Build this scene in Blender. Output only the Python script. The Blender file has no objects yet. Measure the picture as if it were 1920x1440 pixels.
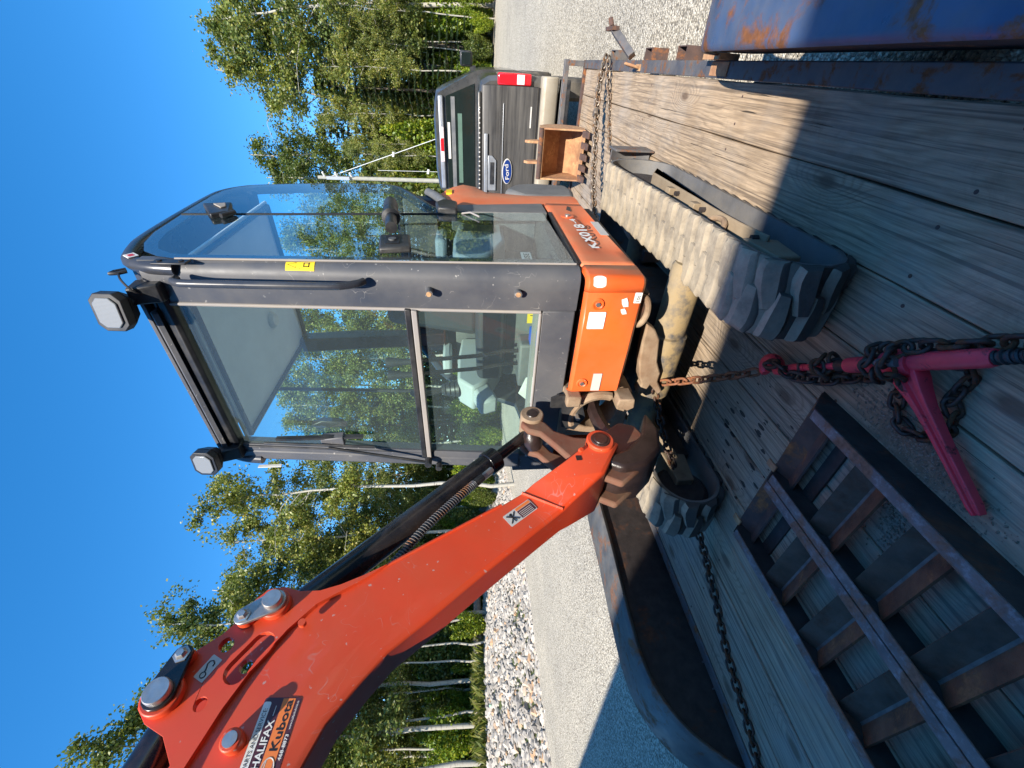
import bpy, bmesh, math, random
import numpy as np
from mathutils import Vector, Matrix
from mathutils.geometry import tessellate_polygon

random.seed(7)
S = bpy.context.scene
COL = S.collection
PI = math.pi
GZ = -0.55            # ground level; the trailer deck is z = 0

# ------------------------------------------------------------------ camera
cd = bpy.data.cameras.new('camera')
cam = bpy.data.objects.new('camera', cd)
COL.objects.link(cam)
cd.sensor_fit = 'HORIZONTAL'
cd.sensor_width = 36.0
cd.lens = 36.0 * 781.8 / 1920.0
cd.clip_start = 0.02
cd.clip_end = 1500
# the phone is held upright, so its picture lies on its side: local X looks down, local Y to the right
RV = Vector((0.79076862, 0.61191634, -0.01560057))
DV = Vector((0.04791458, -0.08728708, -0.99503023))
FV = Vector((-0.61023699, 0.78609119, -0.0983436))
cam.matrix_world = Matrix(((DV.x, RV.x, -FV.x, 0), (DV.y, RV.y, -FV.y, 0), (DV.z, RV.z, -FV.z, 1.15), (0, 0, 0, 1)))
S.camera = cam

# ------------------------------------------------------------------ sky and sun
SUN_TRAVEL = Vector((-0.40, 1.08, -1.0)).normalized()
sun_el = math.asin(-SUN_TRAVEL.z)
sun_rot = math.atan2(-SUN_TRAVEL.x, -SUN_TRAVEL.y)
W = bpy.data.worlds.new('World')
S.world = W
W.use_nodes = True
nt = W.node_tree
nt.nodes.clear()
sky = nt.nodes.new('ShaderNodeTexSky')
sky.sky_type = 'NISHITA'
sky.sun_disc = False
sky.sun_elevation = sun_el
sky.sun_rotation = sun_rot
sky.altitude = 100
sky.air_density = 1.0
sky.dust_density = 0.15
sky.ozone_density = 3.0
bg = nt.nodes.new('ShaderNodeBackground')
bg.inputs['Strength'].default_value = 0.158
hs = nt.nodes.new('ShaderNodeHueSaturation')
hs.inputs['Saturation'].default_value = 1.34
hs.inputs['Hue'].default_value = 0.4985
out = nt.nodes.new('ShaderNodeOutputWorld')
nt.links.new(sky.outputs[0], hs.inputs['Color'])
nt.links.new(hs.outputs[0], bg.inputs['Color'])
nt.links.new(bg.outputs[0], out.inputs[0])

sd = bpy.data.lights.new('sun', 'SUN')
sd.energy = 4.8
sd.angle = math.radians(0.53)
sd.color = (1.0, 0.93, 0.82)
so = bpy.data.objects.new('sun', sd)
so.rotation_euler = SUN_TRAVEL.to_track_quat('-Z', 'Y').to_euler()
so.location = (4, -10, 12)
COL.objects.link(so)

vs = S.view_settings
vs.view_transform = 'Standard'
vs.look = 'None'
vs.exposure = 0.94
vs.gamma = 1.0
vs.use_curve_mapping = False
S.cycles.max_bounces = 10
S.cycles.transparent_max_bounces = 24

# ------------------------------------------------------------------ materials
def newmat(name):
    m = bpy.data.materials.new(name)
    m.use_nodes = True
    t = m.node_tree
    t.nodes.clear()
    o = t.nodes.new('ShaderNodeOutputMaterial')
    return m, t, o

class NT:
    """tiny node helper"""
    def __init__(self, t): self.t = t
    def n(self, kind, **kw):
        nd = self.t.nodes.new(kind)
        for k, v in kw.items():
            if k.startswith('i_'):
                key = k[2:]
                key = int(key) if key.isdigit() else key.replace('_', ' ')
                s = nd.inputs[key]
                if hasattr(v, 'is_output') or isinstance(v, bpy.types.NodeSocket): self.t.links.new(v, s)
                else: s.default_value = v
            else: setattr(nd, k, v)
        return nd
    def link(self, a, b): self.t.links.new(a, b)
    def mix(self, fac, a, b, blend='MIX'):
        nd = self.t.nodes.new('ShaderNodeMix'); nd.data_type = 'RGBA'; nd.blend_type = blend
        for s, v in ((nd.inputs[0], fac), (nd.inputs[6], a), (nd.inputs[7], b)):
            if isinstance(v, bpy.types.NodeSocket): self.t.links.new(v, s)
            else: s.default_value = v if not isinstance(v, tuple) or len(v) == 4 else (*v, 1)
        return nd.outputs[2]
    def math(self, op, a, b=0.0, clamp=False):
        nd = self.t.nodes.new('ShaderNodeMath'); nd.operation = op; nd.use_clamp = clamp
        for s, v in ((nd.inputs[0], a), (nd.inputs[1], b)):
            if isinstance(v, bpy.types.NodeSocket): self.t.links.new(v, s)
            else: s.default_value = v
        return nd.outputs[0]
    def ramp(self, fac, stops, interp='LINEAR'):
        nd = self.t.nodes.new('ShaderNodeValToRGB'); cr = nd.color_ramp; cr.interpolation = interp
        while len(cr.elements) < len(stops): cr.elements.new(0.5)
        for e, (p, c) in zip(cr.elements, stops):
            e.position = p; e.color = (*c, 1) if len(c) == 3 else c
        self.t.links.new(fac, nd.inputs[0])
        return nd.outputs[0]
    def noise(self, vec, scale, detail=4, rough=0.55, dist=0.0):
        nd = self.t.nodes.new('ShaderNodeTexNoise')
        if vec is not None: self.t.links.new(vec, nd.inputs['Vector'])
        nd.inputs['Scale'].default_value = scale; nd.inputs['Detail'].default_value = detail
        nd.inputs['Roughness'].default_value = rough; nd.inputs['Distortion'].default_value = dist
        return nd.outputs[0]

def pmat(name, base, rough=0.5, metal=0.0, var=0.12, vscale=6.0, dirt=None, dirt_amt=0.4, dirt_scale=4.0, dirt_hard=0.18,
         rust=None, rust_amt=0.3, rust_scale=5.0, bump=0.0, bscale=120.0, updust=None, upamt=0.0, spec=0.5, coat=0.0, chips=0.0, scratch=0.0, stretch=None):
    m, t, o = newmat(name); N = NT(t)
    tc = N.n('ShaderNodeNewGeometry').outputs['Position']
    b = N.n('ShaderNodeBsdfPrincipled')
    b.inputs['Metallic'].default_value = metal
    b.inputs['Specular IOR Level'].default_value = spec
    b.inputs['Coat Weight'].default_value = coat
    lo = tuple(c * (1 - var) for c in base); hi = tuple(min(1, c * (1 + var)) for c in base)
    nv = N.noise(tc, vscale, 5)
    col = N.ramp(nv, [(0.3, lo), (0.7, hi)])
    rg = rough
    rsock = N.math('ADD', N.math('MULTIPLY', N.noise(tc, vscale * 3.1, 4), 0.3), rough - 0.15, True)
    if dirt:
        dv = tc
        if stretch:
            mst = N.n('ShaderNodeMapping', i_Vector=tc); mst.inputs['Scale'].default_value = stretch; dv = mst.outputs[0]
        f = N.ramp(N.noise(dv, dirt_scale, 7, 0.65), [(max(0, 0.62 - dirt_amt * 0.4 - dirt_hard), (0, 0, 0)), (min(1, 0.62 - dirt_amt * 0.4 + dirt_hard), (1, 1, 1))])
        f2 = N.math('MULTIPLY', f, min(1.0, 0.35 + dirt_amt))
        col = N.mix(f2, col, dirt)
        rsock = N.math('ADD', rsock, N.math('MULTIPLY', f2, 0.35), True)
    if rust:
        f = N.ramp(N.noise(tc, rust_scale, 8, 0.7, 0.4), [(max(0, 0.66 - rust_amt * 0.35 - 0.05), (0, 0, 0)), (min(1, 0.66 - rust_amt * 0.35 + 0.05), (1, 1, 1))])
        rc = N.ramp(N.noise(tc, rust_scale * 9, 5), [(0.3, tuple(c * 0.55 for c in rust)), (0.7, rust)])
        col = N.mix(f, col, rc)
        rsock = N.math('ADD', rsock, N.math('MULTIPLY', f, 0.4), True)
    if chips:
        vo = N.n('ShaderNodeTexNoise', i_Vector=tc); vo.inputs['Scale'].default_value = 55; vo.inputs['Detail'].default_value = 3
        f = N.ramp(vo.outputs[0], [(0.74 - chips * 0.1, (0, 0, 0)), (0.765 - chips * 0.1, (1, 1, 1))])
        col = N.mix(N.math('MULTIPLY', f, 0.6), col, (0.42, 0.40, 0.37))
    if scratch:
        mps = N.n('ShaderNodeMapping', i_Vector=tc); mps.inputs['Rotation'].default_value = (0.5, 0.4, 0.7); mps.inputs['Scale'].default_value = (1, 1, 1)
        ns = N.noise(mps.outputs[0], 7.5, 2, 0.5, 1.2)
        line = N.ramp(N.math('ABSOLUTE', N.math('SUBTRACT', ns, 0.5)), [(0.0, (1, 1, 1)), (0.0035, (0, 0, 0))])
        line = N.math('MULTIPLY', line, N.ramp(N.noise(tc, 11, 3), [(0.52, (0, 0, 0)), (0.60, (1, 1, 1))]))
        col = N.mix(N.math('MULTIPLY', line, scratch), col, (0.36, 0.34, 0.31))
    if updust:
        nz = N.n('ShaderNodeSeparateXYZ', i_Vector=N.n('ShaderNodeNewGeometry').outputs['Normal']).outputs[2]
        f = N.math('MULTIPLY', N.ramp(nz, [(0.15, (0, 0, 0)), (0.85, (1, 1, 1))]), N.ramp(N.noise(tc, 9, 6, 0.7), [(0.25, (0.25,) * 3), (0.6, (1, 1, 1))]))
        f = N.math('MULTIPLY', f, upamt)
        col = N.mix(f, col, updust)
        rsock = N.math('ADD', rsock, N.math('MULTIPLY', f, 0.4), True)
    N.link(col, b.inputs['Base Color']); N.link(rsock, b.inputs['Roughness'])
    if bump:
        bp = N.n('ShaderNodeBump'); bp.inputs['Strength'].default_value = bump; bp.inputs['Distance'].default_value = 0.004
        N.link(N.noise(tc, bscale, 5, 0.6), bp.inputs['Height']); N.link(bp.outputs[0], b.inputs['Normal'])
    N.link(b.outputs[0], o.inputs[0])
    return m

DUST = (0.34, 0.28, 0.20)
M = {}
M['orange'] = pmat('orange_paint', (0.80, 0.112, 0.014), 0.38, var=0.07, vscale=3, dirt=(0.60, 0.20, 0.08), dirt_amt=0.22, dirt_scale=2.2, chips=0.05, coat=0.25)
M['orange_dusty'] = pmat('dusty_orange_paint', (0.78, 0.11, 0.016), 0.42, var=0.06, vscale=3, dirt=(0.55, 0.24, 0.12), dirt_amt=0.45, dirt_scale=3.0, chips=0.1)
M['boom'] = pmat('boom_red_orange_paint', (0.72, 0.052, 0.010), 0.40, var=0.10, vscale=3, dirt=(0.50, 0.10, 0.035), dirt_amt=0.24, dirt_scale=3.5, dirt_hard=0.25, chips=0.42, coat=0.2, scratch=0.35)
M['boom_muddy_shaded'] = pmat('shaded_muddy_swing_casting', (0.17, 0.045, 0.022), 0.6, var=0.3, vscale=12, dirt=(0.15, 0.09, 0.055), dirt_amt=0.5, dirt_scale=9, bump=0.3, bscale=60)  # base darkened for grease and for the shade the boom throws here
M['cast_dust'] = pmat('dusty_casting', (0.34, 0.25, 0.165), 0.85, var=0.25, vscale=14, dirt=(0.16, 0.08, 0.04), dirt_amt=0.35, dirt_scale=8, bump=0.35, bscale=150)
M['cab'] = pmat('cab_charcoal_paint', (0.058, 0.065, 0.083), 0.40, var=0.1, vscale=5, dirt=(0.17, 0.155, 0.135), dirt_amt=0.26, dirt_scale=5, dirt_hard=0.3, chips=0.42, scratch=0.75)
M['cab_clean'] = pmat('cab_dark_paint', (0.026, 0.030, 0.042), 0.24, var=0.1, vscale=4, dirt=(0.15, 0.14, 0.12), dirt_amt=0.08, dirt_scale=5, dirt_hard=0.25)
M['black'] = pmat('black_plastic', (0.016, 0.017, 0.02), 0.42, var=0.2, vscale=12, dirt=(0.12, 0.11, 0.095), dirt_amt=0.08, dirt_scale=10)
M['hydraulic'] = pmat('black_cylinder_paint', (0.010, 0.010, 0.012), 0.18, var=0.2, vscale=9, dirt=(0.14, 0.10, 0.08), dirt_amt=0.02, dirt_scale=7)
M['chrome'] = pmat('polished_rod', (0.55, 0.56, 0.58), 0.12, 1.0, var=0.05)
M['pin'] = pmat('zinc_pin', (0.50, 0.49, 0.48), 0.38, 0.85, var=0.12, vscale=25, dirt=(0.10, 0.06, 0.05), dirt_amt=0.15, dirt_scale=18)
M['grease'] = pmat('greasy_bore', (0.03, 0.018, 0.016), 0.35, var=0.4, vscale=20, bump=0.3, bscale=90)
M['rubber'] = pmat('dusty_rubber', (0.036, 0.034, 0.033), 0.72, var=0.3, vscale=10, dirt=(0.12, 0.095, 0.075), dirt_amt=0.30, dirt_scale=7, dirt_hard=0.25, updust=(0.40, 0.33, 0.235), upamt=0.95, bump=0.9, bscale=38)
M['rubber_inner'] = pmat('worn_belt_inside', (0.115, 0.115, 0.118), 0.6, var=0.2, vscale=9, dirt=(0.22, 0.19, 0.15), dirt_amt=0.2, dirt_scale=6, bump=0.3)
M['frame_dust'] = pmat('dusty_track_frame', (0.17, 0.115, 0.07), 0.8, var=0.25, vscale=12, dirt=(0.30, 0.235, 0.155), dirt_amt=0.4, dirt_scale=8, updust=(0.36, 0.28, 0.185), upamt=0.5, bump=0.2)
M['tube'] = pmat('scratched_cross_tube', (0.055, 0.055, 0.06), 0.6, var=0.3, vscale=30, dirt=(0.36, 0.25, 0.11), dirt_amt=0.40, dirt_scale=14, dirt_hard=0.1, updust=DUST, upamt=0.5, bump=0.2)
M['steel_dark'] = pmat('weathered_black_steel', (0.075, 0.076, 0.085), 0.45, var=0.2, vscale=8, rust=(0.23, 0.095, 0.035), rust_amt=0.24, rust_scale=13, dirt=(0.22, 0.19, 0.15), dirt_amt=0.15, dirt_scale=6)
M['fender_left'] = pmat('grey_fender_paint', (0.075, 0.080, 0.088), 0.42, var=0.22, vscale=7, rust=(0.24, 0.10, 0.04), rust_amt=0.26, rust_scale=6.5, dirt=(0.20, 0.18, 0.15), dirt_amt=0.25, dirt_scale=9)
M['fender'] = pmat('sky_tinted_fender_paint', (0.050, 0.088, 0.175), 0.30, var=0.22, vscale=7, rust=(0.24, 0.09, 0.03), rust_amt=0.30, rust_scale=6.5, dirt=(0.14, 0.14, 0.15), dirt_amt=0.2, dirt_scale=9)  # blue of the reflected sky is mixed into this dark paint's base
M['rust'] = pmat('brown_rust_steel', (0.105, 0.055, 0.036), 0.8, var=0.4, vscale=18, rust=(0.34, 0.13, 0.045), rust_amt=0.22, rust_scale=7, dirt=(0.06, 0.05, 0.055), dirt_amt=0.35, dirt_scale=6, bump=0.35, bscale=220)
M['ramp_top'] = pmat('worn_purple_grey_rail', (0.150, 0.118, 0.112), 0.6, var=0.35, vscale=14, rust=(0.26, 0.13, 0.085), rust_amt=0.34, rust_scale=9, dirt=(0.32, 0.30, 0.32), dirt_amt=0.14, dirt_scale=40, dirt_hard=0.06, bump=0.2)
M['rung_far'] = pmat('dark_brown_rung', (0.088, 0.052, 0.033), 0.9, var=0.4, vscale=16, rust=(0.13, 0.06, 0.035), rust_amt=0.2, rust_scale=6, dirt=(0.15, 0.12, 0.10), dirt_amt=0.2, dirt_scale=11, bump=0.35, bscale=240)  # brown steel, darkened because the far leg faces away from the sky
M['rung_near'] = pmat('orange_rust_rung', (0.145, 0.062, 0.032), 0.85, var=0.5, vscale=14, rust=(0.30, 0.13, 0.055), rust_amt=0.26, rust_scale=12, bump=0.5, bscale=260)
M['crease'] = pmat('dusty_crease', (0.13, 0.115, 0.105), 0.9, var=0.3, vscale=40)
M['ramp_dark'] = pmat('dark_ramp_steel', (0.034, 0.026, 0.024), 0.72, var=0.4, vscale=16, rust=(0.13, 0.055, 0.028), rust_amt=0.18, rust_scale=5, bump=0.3, bscale=240)
M['bucket'] = pmat('rusty_bucket', (0.46, 0.25, 0.125), 0.85, var=0.3, vscale=9, rust=(0.58, 0.34, 0.17), rust_amt=0.4, rust_scale=6, dirt=(0.22, 0.10, 0.06), dirt_amt=0.35, dirt_scale=12, bump=0.25)
M['chain'] = pmat('dark_rusty_chain', (0.060, 0.038, 0.030), 0.55, 0.3, var=0.4, vscale=40, rust=(0.17, 0.07, 0.03), rust_amt=0.35, rust_scale=25, bump=0.2)
M['chain_red'] = pmat('red_rust_chain', (0.22, 0.085, 0.04), 0.7, 0.1, var=0.35, vscale=40, rust=(0.34, 0.13, 0.05), rust_amt=0.35, rust_scale=25, bump=0.2)
M['chain_grey'] = pmat('worn_grey_chain', (0.23, 0.19, 0.15), 0.45, 0.5, var=0.35, vscale=40, rust=(0.25, 0.14, 0.07), rust_amt=0.35, rust_scale=25)
M['binder_red'] = pmat('chipped_red_paint', (0.90, 0.045, 0.080), 0.36, var=0.12, vscale=10, rust=(0.05, 0.03, 0.03), rust_amt=0.10, rust_scale=22, dirt=(0.36, 0.05, 0.05), dirt_amt=0.25, dirt_scale=9)
M['white'] = pmat('white_sticker', (0.80, 0.79, 0.74), 0.5, var=0.05, dirt=(0.5, 0.42, 0.32), dirt_amt=0.15, dirt_scale=20)
M['silver'] = pmat('silver_sticker', (0.55, 0.52, 0.47), 0.45, var=0.06)
M['yellow'] = pmat('yellow_sticker', (0.85, 0.58, 0.02), 0.45, var=0.04)
M['ink'] = pmat('black_ink', (0.012, 0.012, 0.014), 0.5, var=0.0)
M['maroon'] = pmat('dark_maroon_print', (0.075, 0.018, 0.03), 0.5, var=0.05)
M['sticker_orange'] = pmat('orange_print', (0.80, 0.20, 0.04), 0.5, var=0.05)
M['red_print'] = pmat('red_print', (0.6, 0.03, 0.03), 0.5, var=0.0)
M['grey_panel'] = pmat('grey_plastic', (0.10, 0.105, 0.11), 0.5, var=0.08, dirt=(0.25, 0.23, 0.2), dirt_amt=0.2, dirt_scale=6)
M['interior_grey'] = pmat('interior_light_grey', (0.42, 0.45, 0.45), 0.6, var=0.08)
M['headliner'] = pmat('headliner_fabric', (0.80, 0.82, 0.82), 0.85, var=0.06)
M['mat'] = pmat('rubber_floor_mat', (0.06, 0.065, 0.062), 0.8, var=0.15)
M['seat'] = pmat('black_seat_vinyl', (0.03, 0.031, 0.034), 0.55, var=0.1)
M['blue_plastic'] = pmat('blue_plastic', (0.01, 0.10, 0.55), 0.4, var=0.05)
M['truck'] = pmat('truck_grey_paint', (0.036, 0.040, 0.043), 0.25, 0.35, var=0.06, dirt=(0.28, 0.25, 0.21), dirt_amt=0.16, dirt_scale=2.0, dirt_hard=0.3, coat=0.5)
M['truck_tail'] = pmat('dusty_tailgate_paint', (0.020, 0.021, 0.024), 0.42, 0.2, var=0.2, vscale=4, dirt=(0.26, 0.235, 0.20), dirt_amt=0.20, dirt_scale=3.0, dirt_hard=0.25, stretch=(0.35, 1, 7))
M['truck_trim'] = pmat('silver_trim', (0.40, 0.42, 0.45), 0.35, 0.6, var=0.08, dirt=(0.3, 0.27, 0.22), dirt_amt=0.2)
M['bumper'] = pmat('dusty_bumper', (0.46, 0.41, 0.32), 0.5, 0.3, var=0.15, dirt=(0.36, 0.30, 0.22), dirt_amt=0.5)
M['truck_glass'] = pmat('dark_tinted_glass', (0.012, 0.018, 0.016), 0.08, var=0.1, spec=0.8)
M['tail_red'] = pmat('red_lens', (0.62, 0.014, 0.022), 0.15, var=0.08, vscale=30, coat=0.5)
M['tail_clear'] = pmat('clear_lens', (0.75, 0.62, 0.60), 0.15, var=0.15, vscale=60, coat=0.5)
M['emblem_blue'] = pmat('blue_emblem', (0.012, 0.035, 0.16), 0.25, var=0.05)
M['tyre'] = pmat('tyre_rubber', (0.03, 0.03, 0.031), 0.8, var=0.2, dirt=(0.2, 0.17, 0.13), dirt_amt=0.3)
M['pole'] = pmat('grey_wood_pole', (0.30, 0.29, 0.245), 0.85, var=0.15, vscale=5)
M['wire'] = pmat('pale_wire', (0.62, 0.62, 0.60), 0.5)
M['glass_tag'] = pmat('pale_window_tag', (0.10, 0.16, 0.12), 0.3)
M['sand'] = pmat('brown_grit', (0.20, 0.155, 0.11), 0.9, var=0.35, vscale=90, dirt=(0.42, 0.38, 0.33), dirt_amt=0.1, dirt_scale=160, dirt_hard=0.05)
M['shed'] = pmat('grey_shed_siding', (0.12, 0.12, 0.125), 0.7, var=0.08)
M['soil'] = pmat('forest_floor', (0.085, 0.065, 0.035), 0.95, var=0.5, vscale=2, dirt=(0.06, 0.085, 0.02), dirt_amt=0.6, dirt_scale=1.2)
M['debris'] = pmat('pale_green_plastic', (0.35, 0.60, 0.45), 0.5)
M['log'] = pmat('grey_rotten_log', (0.16, 0.14, 0.12), 0.9, var=0.3, vscale=10)
M['welt'] = pmat('grey_rubber_seal', (0.27, 0.25, 0.24), 0.7, var=0.1, dirt=(0.4, 0.34, 0.26), dirt_amt=0.2)

def lens_mat():
    m, t, o = newmat('lamp_lens'); N = NT(t)
    p = N.n('ShaderNodeNewGeometry').outputs['Position']
    b = N.n('ShaderNodeBsdfPrincipled'); b.inputs['Base Color'].default_value = (0.23, 0.235, 0.23, 1)
    b.inputs['Roughness'].default_value = 0.25; b.inputs['Metallic'].default_value = 0.0; b.inputs['Coat Weight'].default_value = 1.0
    w = N.n('ShaderNodeTexWave', i_Vector=p); w.inputs['Scale'].default_value = 75; w.bands_direction = 'X'
    w2 = N.n('ShaderNodeTexWave', i_Vector=p); w2.inputs['Scale'].default_value = 75; w2.bands_direction = 'Z'
    bp = N.n('ShaderNodeBump'); bp.inputs['Strength'].default_value = 0.12; bp.inputs['Distance'].default_value = 0.002
    N.link(N.math('ADD', w.outputs[1], w2.outputs[1]), bp.inputs['Height']); N.link(bp.outputs[0], b.inputs['Normal'])
    N.link(b.outputs[0], o.inputs[0]); return m
M['lens'] = lens_mat()

def glass_mat(name, tint, ior, dustf=0.05, haze=0.0):
    m, t, o = newmat(name); N = NT(t)
    p = N.n('ShaderNodeNewGeometry').outputs['Position']
    tr = N.n('ShaderNodeBsdfTransparent'); tr.inputs[0].default_value = (*tint, 1)
    gl = N.n('ShaderNodeBsdfGlossy'); gl.inputs['Roughness'].default_value = 0.0; gl.inputs[0].default_value = (0.96, 0.98, 1.0, 1)
    fr = N.n('ShaderNodeFresnel'); bf = N.n('ShaderNodeNewGeometry').outputs['Backfacing']
    N.link(N.math('ADD', N.math('MULTIPLY', bf, 1.0 / ior - ior), ior), fr.inputs[0])
    mx = N.n('ShaderNodeMixShader'); N.link(fr.outputs[0], mx.inputs[0]); N.link(tr.outputs[0], mx.inputs[1]); N.link(gl.outputs[0], mx.inputs[2])
    df = N.n('ShaderNodeBsdfDiffuse'); df.inputs[0].default_value = (0.36, 0.47, 0.50, 1)
    f = N.ramp(N.noise(p, 45, 8, 0.8), [(0.42, (0, 0, 0)), (0.85, (1, 1, 1))])
    f = N.math('ADD', N.math('MULTIPLY', f, dustf * 4), N.math('ADD', N.math('MULTIPLY', N.noise(p, 2.5, 4), dustf + haze * 0.6), haze * 0.7), True)
    mx2 = N.n('ShaderNodeMixShader'); N.link(f, mx2.inputs[0]); N.link(mx.outputs[0], mx2.inputs[1]); N.link(df.outputs[0], mx2.inputs[2])
    N.link(mx2.outputs[0], o.inputs[0]); return m
M['glass_door'] = glass_mat('door_glass', (0.72, 0.90, 0.94), 2.45, 0.003, 0.02)
M['glass_front'] = glass_mat('windshield_glass', (0.80, 0.95, 0.89), 1.55, 0.006, 0.065)
M['glass_clear'] = glass_mat('side_glass', (0.84, 0.95, 0.92), 1.35, 0.003)

def wood_mat():
    m, t, o = newmat('weathered_plank'); N = NT(t)
    geo = N.n('ShaderNodeNewGeometry'); pos = geo.outputs['Position']
    rnd = N.n('ShaderNodeObjectInfo').outputs['Random']
    off = N.n('ShaderNodeCombineXYZ'); N.link(N.math('MULTIPLY', rnd, 37.0), off.inputs[0]); N.link(N.math('MULTIPLY', rnd, 91.0), off.inputs[1])
    v = N.n('ShaderNodeVectorMath', operation='ADD', i_0=pos, i_1=off.outputs[0]).outputs[0]
    # knots: rare voronoi cells stretched along the grain bend the rings around them
    mpk = N.n('ShaderNodeMapping', i_Vector=v); mpk.inputs['Scale'].default_value = (4.4, 1.9, 1)
    vk = N.n('ShaderNodeTexVoronoi', i_Vector=mpk.outputs[0]); vk.inputs['Scale'].default_value = 1.0; vk.voronoi_dimensions = '2D'
    kd = vk.outputs['Distance']
    kcell = N.n('ShaderNodeSeparateColor', i_Color=vk.outputs['Color']).outputs[0]
    kon = N.math('GREATER_THAN', kcell, 0.50)
    kn = N.math('MULTIPLY', N.ramp(kd, [(0.02, (1, 1, 1)), (0.40, (0, 0, 0))], 'EASE'), kon)
    sp = N.n('ShaderNodeSeparateXYZ', i_Vector=v)
    mp1 = N.n('ShaderNodeMapping', i_Vector=v); mp1.inputs['Scale'].default_value = (3.2, 0.75, 1)
    lown = N.noise(mp1.outputs[0], 1.6, 3, 0.5)
    ring = N.math('ADD', N.math('ADD', N.math('MULTIPLY', sp.outputs[0], 34.0), N.math('MULTIPLY', lown, 9.0)), N.math('MULTIPLY', kn, 5.0))
    sn = N.math('ADD', N.math('MULTIPLY', N.math('SINE', N.math('MULTIPLY', ring, 6.283)), 0.5), 0.5)
    mp2 = N.n('ShaderNodeMapping', i_Vector=v); mp2.inputs['Scale'].default_value = (190, 5, 1)
    fine = N.noise(mp2.outputs[0], 1.0, 5, 0.65)
    mp3 = N.n('ShaderNodeMapping', i_Vector=v); mp3.inputs['Scale'].default_value = (34, 0.9, 1)
    crk = N.noise(mp3.outputs[0], 1.0, 4, 0.6, 0.3)
    crack = N.ramp(crk, [(0.312, (1, 1, 1)), (0.330, (0, 0, 0))])
    blot = N.noise(pos, 3.2, 6, 0.65)
    base = N.mix(N.ramp(blot, [(0.3, (0, 0, 0)), (0.7, (1, 1, 1))]), (0.385, 0.282, 0.188), (0.56, 0.425, 0.288))
    base = N.mix(N.math('MULTIPLY', N.math('POWER', sn, 3.0), 0.42), base, (0.20, 0.145, 0.09))
    base = N.mix(N.math('MULTIPLY', N.ramp(fine, [(0.42, (1, 1, 1)), (0.62, (0, 0, 0))]), 0.45), base, (0.15, 0.12, 0.09))
    mp5 = N.n('ShaderNodeMapping', i_Vector=v); mp5.inputs['Scale'].default_value = (75, 1.1, 1)
    streak = N.noise(mp5.outputs[0], 1.0, 3, 0.6, 0.6)
    base = N.mix(N.math('MULTIPLY', N.ramp(streak, [(0.38, (1, 1, 1)), (0.48, (0, 0, 0))]), 0.75), base, (0.13, 0.10, 0.075))
    weath = N.noise(pos, 1.3, 5, 0.7)
    base = N.mix(N.math('MULTIPLY', N.ramp(weath, [(0.45, (0, 0, 0)), (0.70, (1, 1, 1))]), 0.5), base, (0.41, 0.375, 0.33))
    stain = N.noise(pos, 4.5, 7, 0.75, 0.6)
    base = N.mix(N.math('MULTIPLY', N.ramp(stain, [(0.56, (0, 0, 0)), (0.70, (1, 1, 1))]), 0.45), base, (0.14, 0.105, 0.075))
    ds = N.n('ShaderNodeVectorMath', operation='DISTANCE', i_0=N.n('ShaderNodeMapping', i_Vector=pos, i_Scale=(1.6, 0.8, 0)).outputs[0]); ds.inputs[1].default_value = (-0.745 * 1.6, 0.66 * 0.8, 0)
    sandm = N.math('MULTIPLY', N.ramp(ds.outputs['Value'], [(0.07, (1, 1, 1)), (0.19, (0, 0, 0))]), N.ramp(N.noise(pos, 22, 6, 0.7), [(0.30, (0, 0, 0)), (0.52, (1, 1, 1))]))
    base = N.mix(N.math('MULTIPLY', sandm, 0.85), base, (0.15, 0.115, 0.08))
    tint = N.mix(rnd, (0.86, 0.87, 0.90), (1.06, 1.02, 0.96))
    base = N.mix(1.0, base, tint, 'MULTIPLY')
    kcore = N.math('MULTIPLY', N.ramp(kd, [(0.05, (1, 1, 1)), (0.11, (0, 0, 0))]), kon)
    base = N.mix(N.math('MULTIPLY', kcore, 0.8), base, (0.12, 0.078, 0.052))
    base = N.mix(N.math('MULTIPLY', crack, 0.9), base, (0.035, 0.028, 0.022))
    # oil drips around the ramp ends
    d = N.n('ShaderNodeVectorMath', operation='DISTANCE', i_0=pos); d.inputs[1].default_value = (-1.28, 1.12, 0)
    msk = N.ramp(d.outputs['Value'], [(0.15, (1, 1, 1)), (0.50, (0, 0, 0))])
    mp4 = N.n('ShaderNodeMapping', i_Vector=pos); mp4.inputs['Scale'].default_value = (46, 17, 1)
    vo = N.n('ShaderNodeTexVoronoi', i_Vector=mp4.outputs[0]); vo.inputs['Scale'].default_value = 1.0; vo.voronoi_dimensions = '2D'
    cell = N.n('ShaderNodeSeparateColor', i_Color=vo.outputs['Color']).outputs[1]
    thr = N.math('SUBTRACT', N.math('MULTIPLY', N.math('MULTIPLY', N.math('POWER', cell, 3.0), msk), 0.62), 0.13)
    spot = N.math('LESS_THAN', vo.outputs['Distance'], thr)
    base = N.mix(N.math('MULTIPLY', spot, 0.88), base, (0.022, 0.018, 0.018))
    b = N.n('ShaderNodeBsdfPrincipled'); N.link(base, b.inputs['Base Color'])
    b.inputs['Roughness'].default_value = 0.82; b.inputs['Specular IOR Level'].default_value = 0.25
    hgt = N.math('ADD', N.math('MULTIPLY', sn, -0.5), N.math('ADD', N.math('MULTIPLY', fine, 0.7), N.math('MULTIPLY', crack, -2.5)))
    bp = N.n('ShaderNodeBump'); bp.inputs['Strength'].default_value = 0.55; bp.inputs['Distance'].default_value = 0.0035
    N.link(hgt, bp.inputs['Height']); N.link(bp.outputs[0], b.inputs['Normal'])
    N.link(b.outputs[0], o.inputs[0]); return m
M['wood'] = wood_mat()

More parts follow.
